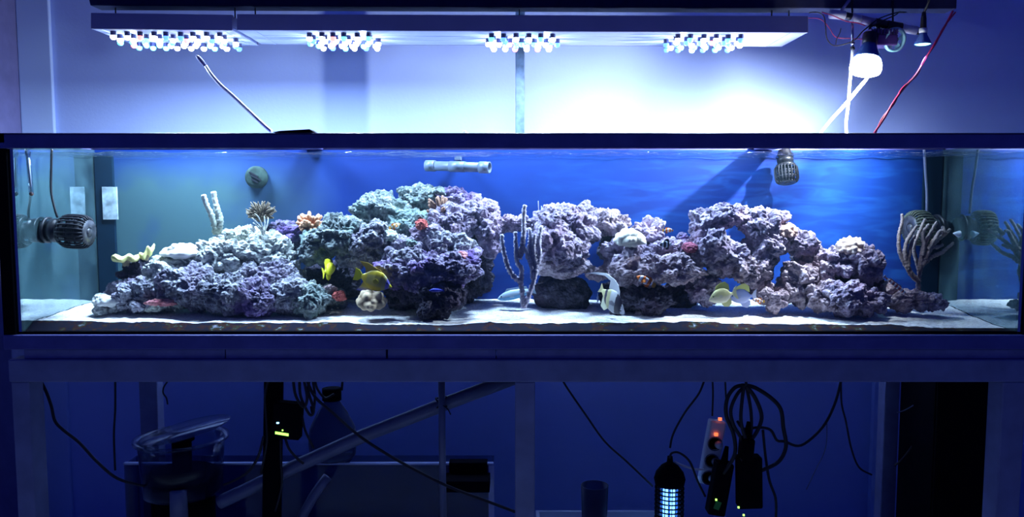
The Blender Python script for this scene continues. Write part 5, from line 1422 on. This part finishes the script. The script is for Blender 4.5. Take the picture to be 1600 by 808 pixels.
gu = 'cables under the aquarium'
C_ = M['cable']
UC = [
 ('thick black cable dropping from the left corner of the stand to the skimmer', [(62, 592, .06), (72, 612, .06), (80, 634, .06), (86, 658, .06), (100, 673, .06), (124, 692, .07), (152, 722, .08), (184, 748, .10), (226, 760, .12)], .0046),
 ('thin cable hanging straight down in front of the left wall', [(180, 592, .5), (180, 640, .5), (178, 680, .5), (180, 735, .5)], .0038),
 ('long black cable sagging across the left half to the centre leg', [(478, 590, .08), (492, 620, .08), (520, 645, .08), (560, 680, .09), (600, 707, .09), (650, 735, .09), (700, 760, .08), (755, 781, .07), (805, 800, .07)], .0048),
 ('cable curving from the black board to the skimmer', [(412, 682, .08), (404, 712, .08), (390, 735, .08), (372, 748, .09), (350, 758, .1)], .0042),
 ('leftmost strand of the bundle beside the black board', [(420, 590, .09), (414, 620, .09), (416, 650, .09), (417, 690, .09), (408, 740, .1)], .004),
 ('cable loop hanging right of the controller', [(468, 590, .07), (470, 620, .07), (484, 648, .07), (490, 640, .07), (482, 612, .07), (484, 590, .07)], .0045),
 ('inner cable loop hanging right of the controller', [(458, 592, .06), (462, 618, .06), (474, 636, .06), (480, 622, .06), (474, 590, .06)], .0045),
 ('outer strand running down right of the controller', [(488, 590, .09), (492, 620, .09), (489, 646, .09), (486, 635, .1)], .004),
 ('cable bent from the controller down to the slanting pipe', [(472, 650, .1), (476, 670, .1), (484, 688, .1), (490, 700, .11)], .004),
 ('cable from the controller underside to the slanting pipe', [(446, 686, .1), (452, 702, .1), (466, 718, .11), (474, 724, .12)], .0042),
 ('thin cable straight down from the controller', [(438, 686, .1), (439, 720, .1), (440, 760, .1), (430, 800, .1)], .0035),
 ('cable dropping to the black bottle cap', [(492, 592, .3), (496, 608, .3), (508, 622, .32), (522, 616, .33)], .004),
 ('thin cable sagging from centre top to the insect lamp', [(876, 590, .2), (890, 612, .2), (915, 648, .2), (945, 690, .2), (980, 722, .2), (1020, 760, .2)], .0032),
 ('thin cable slanting down left to the insect lamp', [(1102, 590, .2), (1092, 615, .2), (1070, 645, .2), (1052, 678, .2), (1047, 700, .2)], .0035),
 ('cable coming out of the insect lamp top and falling right', [(1046, 716, .12), (1050, 708, .12), (1062, 708, .12), (1078, 722, .12), (1090, 752, .12), (1102, 776, .12)], .0036),
 ('straight thin cable into the top of the power strip', [(1113, 590, .2), (1114, 615, .2), (1113, 650, .2)], .003),
 ('straight thin cable right of the power strip cable', [(1133, 590, .2), (1134, 615, .2), (1136, 645, .2)], .003),
 ('large outer cable loop right of the power strip', [(1163, 602, .07), (1180, 606, .07), (1205, 622, .07), (1220, 640, .07), (1224, 668, .07), (1228, 698, .07), (1216, 722, .07), (1188, 736, .07)], .0062),
 ('left arc of the coiled thick cable', [(1163, 602, .06), (1148, 606, .06), (1136, 624, .06), (1135, 650, .06), (1146, 678, .06), (1148, 710, .06), (1130, 740, .07)], .0062),
 ('second left arc of the coiled thick cable', [(1164, 604, .05), (1152, 616, .05), (1142, 640, .05), (1146, 664, .05), (1160, 690, .06), (1158, 720, .06)], .0055),
 ('inner strand of the coil going straight down', [(1163, 600, .045), (1159, 630, .045), (1158, 660, .045), (1166, 690, .05)], .0055),
 ('right arc of the coiled thick cable', [(1165, 602, .055), (1180, 622, .055), (1190, 650, .055), (1184, 672, .055), (1172, 690, .055)], .0062),
 ('strand falling through the coil to the lower adapter', [(1166, 602, .065), (1173, 640, .065), (1174, 672, .065), (1168, 700, .065)], .005),
 ('thin cable waving from the coil to a hook at the right', [(1152, 658, .08), (1162, 670, .08), (1186, 668, .08), (1204, 672, .08), (1214, 688, .08), (1226, 690, .08), (1252, 696, .1), (1285, 668, .12), (1304, 632, .14), (1315, 592, .15)], .0042),
 ('thin cable falling from the hook towards the right back leg', [(1314, 592, .3), (1315, 630, .3), (1322, 660, .3), (1330, 700, .3), (1342, 730, .32), (1362, 742, .34)], .0032),
 ('cable falling from the coil to the floor', [(1192, 672, .09), (1196, 712, .09), (1202, 750, .09), (1212, 780, .09), (1212, 815, .09)], .0042),
 ('thin cable slanting across behind the right back leg', [(1466, 612, .5), (1450, 655, .5), (1430, 690, .5), (1412, 715, .5), (1398, 728, .5)], .0036),
 ('pale thin cable curling right of the right back leg', [(1448, 608, .5), (1434, 628, .5), (1416, 640, .5), (1402, 645, .5)], .002),
 ('thin pale wire hanging faintly at the back right', [(1292, 660, .6), (1290, 700, .6), (1274, 735, .6), (1260, 765, .6)], .0018),
]
for lab, pts, r_ in UC:
    cable('cable', lab, [P(*q) for q in pts], r_, M['pvcdark'] if 'pale' in lab else C_, gu)
# dry plant-like frayed tie at the left back leg
cable('frayed_tie', 'frayed tie hanging beside the left back leg', [P(262, 596, .6), P(256, 605, .6), (P(255, 614, .6)), P(260, 622, .6), P(262, 632, .6)], .003, C_, cat='tie')

# insect lamp (bug zapper)
t = thing('insect_lamp', 'black caged insect lamp glowing blue under the tank', 'lamp', (0, 0, 0))
c = P(1046, 770, .14); s_ = S(.14)
ztab = P(1046, 812, .14).z
t.location = (c.x, .14, P(1046, 812, .14).z)
def zq(py): return P(1046, py, .14).z
m = Matrix.Translation((c.x, .14, 0))
obj('hood', G().lathe([(0, zq(712)), (4 / s_, zq(713)), (5 / s_, zq(722)), (14 / s_, zq(728)), (22 / s_, zq(738)), (25 / s_, zq(748)), (23 / s_, zq(757)), (0, zq(757))], m, 32), M['blackmatt'], t)
g = G()
for k in range(24):
    an = 2 * PI * k / 24
    g.tube([Vector((c.x + math.cos(an) * 21.5 / s_, .14 + math.sin(an) * 21.5 / s_, z)) for z in (zq(757), zq(830))], .0014, 5, sub=1)
obj('cage_bar', g, M['blackmatt'], t)
for k in range(10):
    z = zq(762 + 6.6 * k)
    obj('cage_ring', G().lathe([(22 / s_, z - .0018), (23.5 / s_, z - .0018), (23.5 / s_, z + .0018), (22 / s_, z + .0018), (22 / s_, z - .0018)], m, 32), M['blackmatt'], t)
for dx in (-6, 6):
    obj('tube', G().lathe([(0, zq(826)), (4 / s_, zq(825)), (4 / s_, zq(759)), (0, zq(758))], Matrix.Translation((c.x + dx / s_, .14, 0)), 16), M['uvtube'], t)
obj('inner_grid', G().lathe([(14 / s_, zq(826)), (14 / s_, zq(758))], m, 10), glassy('blue lit mesh', (0.75, 0.85, 1.0), 0.05, 0.2, milk=0.3, milkcol=(0.3, 0.5, 0.8)), t)
obj('base', G().lathe([(0, zq(834)), (26 / s_, zq(834)), (26 / s_, zq(828)), (0, zq(826))], m, 32), M['blackmatt'], t)
ld = bpy.data.lights.new('insect_lamp_light', 'POINT'); ld.energy = 0.5; ld.color = (0.1, 0.3, 1.0); ld.shadow_soft_size = 0.02
lo = bpy.data.objects.new('insect_lamp_light', ld); COL.objects.link(lo); lo.parent = t; lo.location = Vector((c.x, .14, zq(792))) - t.location

# white tray box (right sump) carrying lamp and beaker
zt2 = P(960, 797, .43).z
a, b = P(846, 800, .08), P(1092, 800, .08)
zbt = zq(834)
tx = thing('white_tray', 'white plastic box with rounded lid at the bottom centre right', 'box', ((a.x + b.x) / 2, .25, 0))
obj('tray', G().span(a.x, b.x, .08, .42, 0, zt2 - .035), M['whiteplastic'], tx, bevel=.012)
obj('tray_lip', G().span(a.x - .008, b.x + .008, .07, .084, zt2 - .045, zt2).span(a.x - .008, b.x + .008, .416, .43, zt2 - .045, zt2).span(a.x - .008, a.x + .006, .084, .416, zt2 - .045, zt2).span(b.x - .006, b.x + .008, .084, .416, zt2 - .045, zt2), M['whiteplastic'], tx, bevel=.003)
t.location.z = t.location.z
# beaker with black core
c = P(929, 780, .2); s_ = S(.2)
bk = thing('measuring_cup', 'clear cup with a black piece inside left of the insect lamp', 'cup', (c.x, .2, zt2 - .034))
m = Matrix.Translation((c.x, .2, 0)); z0_ = zt2 - .034
obj('cup', G().lathe([(0, z0_), (19 / s_, z0_), (22 / s_, P(929, 758, .2).z), (21 / s_, P(929, 758, .2).z), (18 / s_, z0_ + .004), (0, z0_ + .004)], m, 28), M['jug'], bk)
obj('black_insert', G().lathe([(0, z0_ + .005), (10 / s_, z0_ + .005), (10 / s_, P(929, 781, .2).z), (0, P(929, 780, .2).z)], Matrix.Translation((c.x + .012, .2, 0)), 20), M['blackmatt'], bk)

# power strip, hanging tilted
t = thing('power_strip', 'white power strip with red switches hanging at the right', 'power strip', P(1113, 706, .2))
ctr = P(1112, 706, .2); rot = Euler((0, R(9), 0)).to_matrix().to_4x4()
Lz = 104 / S(.2); Wx = 27 / S(.2)
Mx = Matrix.Translation(ctr) @ rot
obj('case', G().box(ctr, (Wx, .035, Lz), rot=rot), M['strip'] if 'strip' in M else M['whiteplastic'], t, bevel=.006)
for k in range(3):
    q = Mx @ Matrix.Translation((0, -.0185, Lz * (.20 - .27 * k) - .01)) @ Matrix.Rotation(R(90), 4, 'X')
    o = obj('socket', G().lathe([(Wx * .38, 0), (Wx * .42, .002), (Wx * .42, -.004), (Wx * .36, -.001), (0, -.001)], q, 22), M['darkopen'] if k != 1 else M['darkopen'], t)
    obj('plug', G().lathe([(0, .022), (Wx * .18, .022), (Wx * .24, .0), (0, 0)], q @ Matrix.Translation((.012, 0, 0)), 14), M['whiteplastic'], t)
for (px, py) in ((1119, 679), (1125, 655)):
    o = obj('switch', G().box(P(px, py, .178), (.011, .007, .009)), M['redled'], t); o['label'] = 'glowing red switch'
cable('white_cable', 'white cable from the power strip to the insect lamp', [P(1054, 722, .16), P(1068, 728, .16), P(1085, 733, .17), P(1100, 734, .18)], .0036, M['whitecable'], gu)

# power adapters hanging on the thick cables
def adapter(px, py, d, wpx, hpx, ang, label, lights):
    s_ = S(d); c = P(px, py, d); rot = Euler((0, R(ang), 0)).to_matrix().to_4x4()
    t = thing('power_adapter', label, 'adapter', c - Vector((0, 0, hpx / 2 / s_)), 'power adapters under the tank')
    obj('case', G().box(c, (wpx / s_, .05, hpx / s_), rot=rot), M['blackmatt'], t, bevel=.006)
    q = Matrix.Translation(c) @ rot
    obj('strain_relief', G().lathe([(.012, hpx / 2 / s_), (.006, hpx / 2 / s_ + .05), (0, hpx / 2 / s_ + .05)], q, 12), M['blackmatt'], t)
    for (a, b) in lights:
        obj('indicator', G().box(P(a, b, d - .028), (.005, .005, .005)), M['greenled'], t)
    return t
adapter(1124, 762, .09, 28, 86, 9, 'black power adapter with green light hanging at the left of the coil', [(1119, 781)])
t_ = adapter(1170, 752, .08, 38, 84, -2, 'larger black power adapter hanging under the coil', [(1154, 793), (1162, 805)])
adapter(1166, 700, .06, 20, 34, 4, 'small black adapter knotted into the coiled cables', [])
obj('green_patch', G().box(P(1121, 790, .062), (.018, .003, .026), rot=(0, R(20), 0)), mat('green patch', (0.05, 0.35, 0.04), 0.5), bpy.data.objects['power_adapter'])  # small flat green patch on the adapter front
# hook
cable('hook', 'small black hook holding the coiled cables', [P(1164, 594, .04), P(1166, 600, .04), P(1162, 604, .045), P(1158, 600, .05)], .004, C_, cat='hook')

# black panel standing at the back right
a, b = P(1465, 600, .34), P(1564, 600, .34)
t = thing('black_cabinet', 'tall black cabinet standing under the right end of the tank', 'cabinet', ((a.x + b.x) / 2, .45, 0))
obj('body', G().span(a.x, b.x, .352, .60, 0, zs3 - .004), M['blackmatt'], t, bevel=.003)
obj('door', G().span(a.x + .003, b.x - .003, .34, .351, .02, zs3 - .008), M['blackmatt'], t, bevel=.003)
obj('handle', G().span(a.x + .02, a.x + .028, .332, .34, .40, .50), M['blackmatt'], t, bevel=.002)
# blue-grey door-like pilaster strip seen beside the right back leg
x0 = P(1362, 700, .98).x; x1 = P(1378, 700, .98).x
o = obj('trim_3', G().span(x0, x1, YW - .03, YW, 0, .90), M['pilaster']); tag(o, kind='structure')
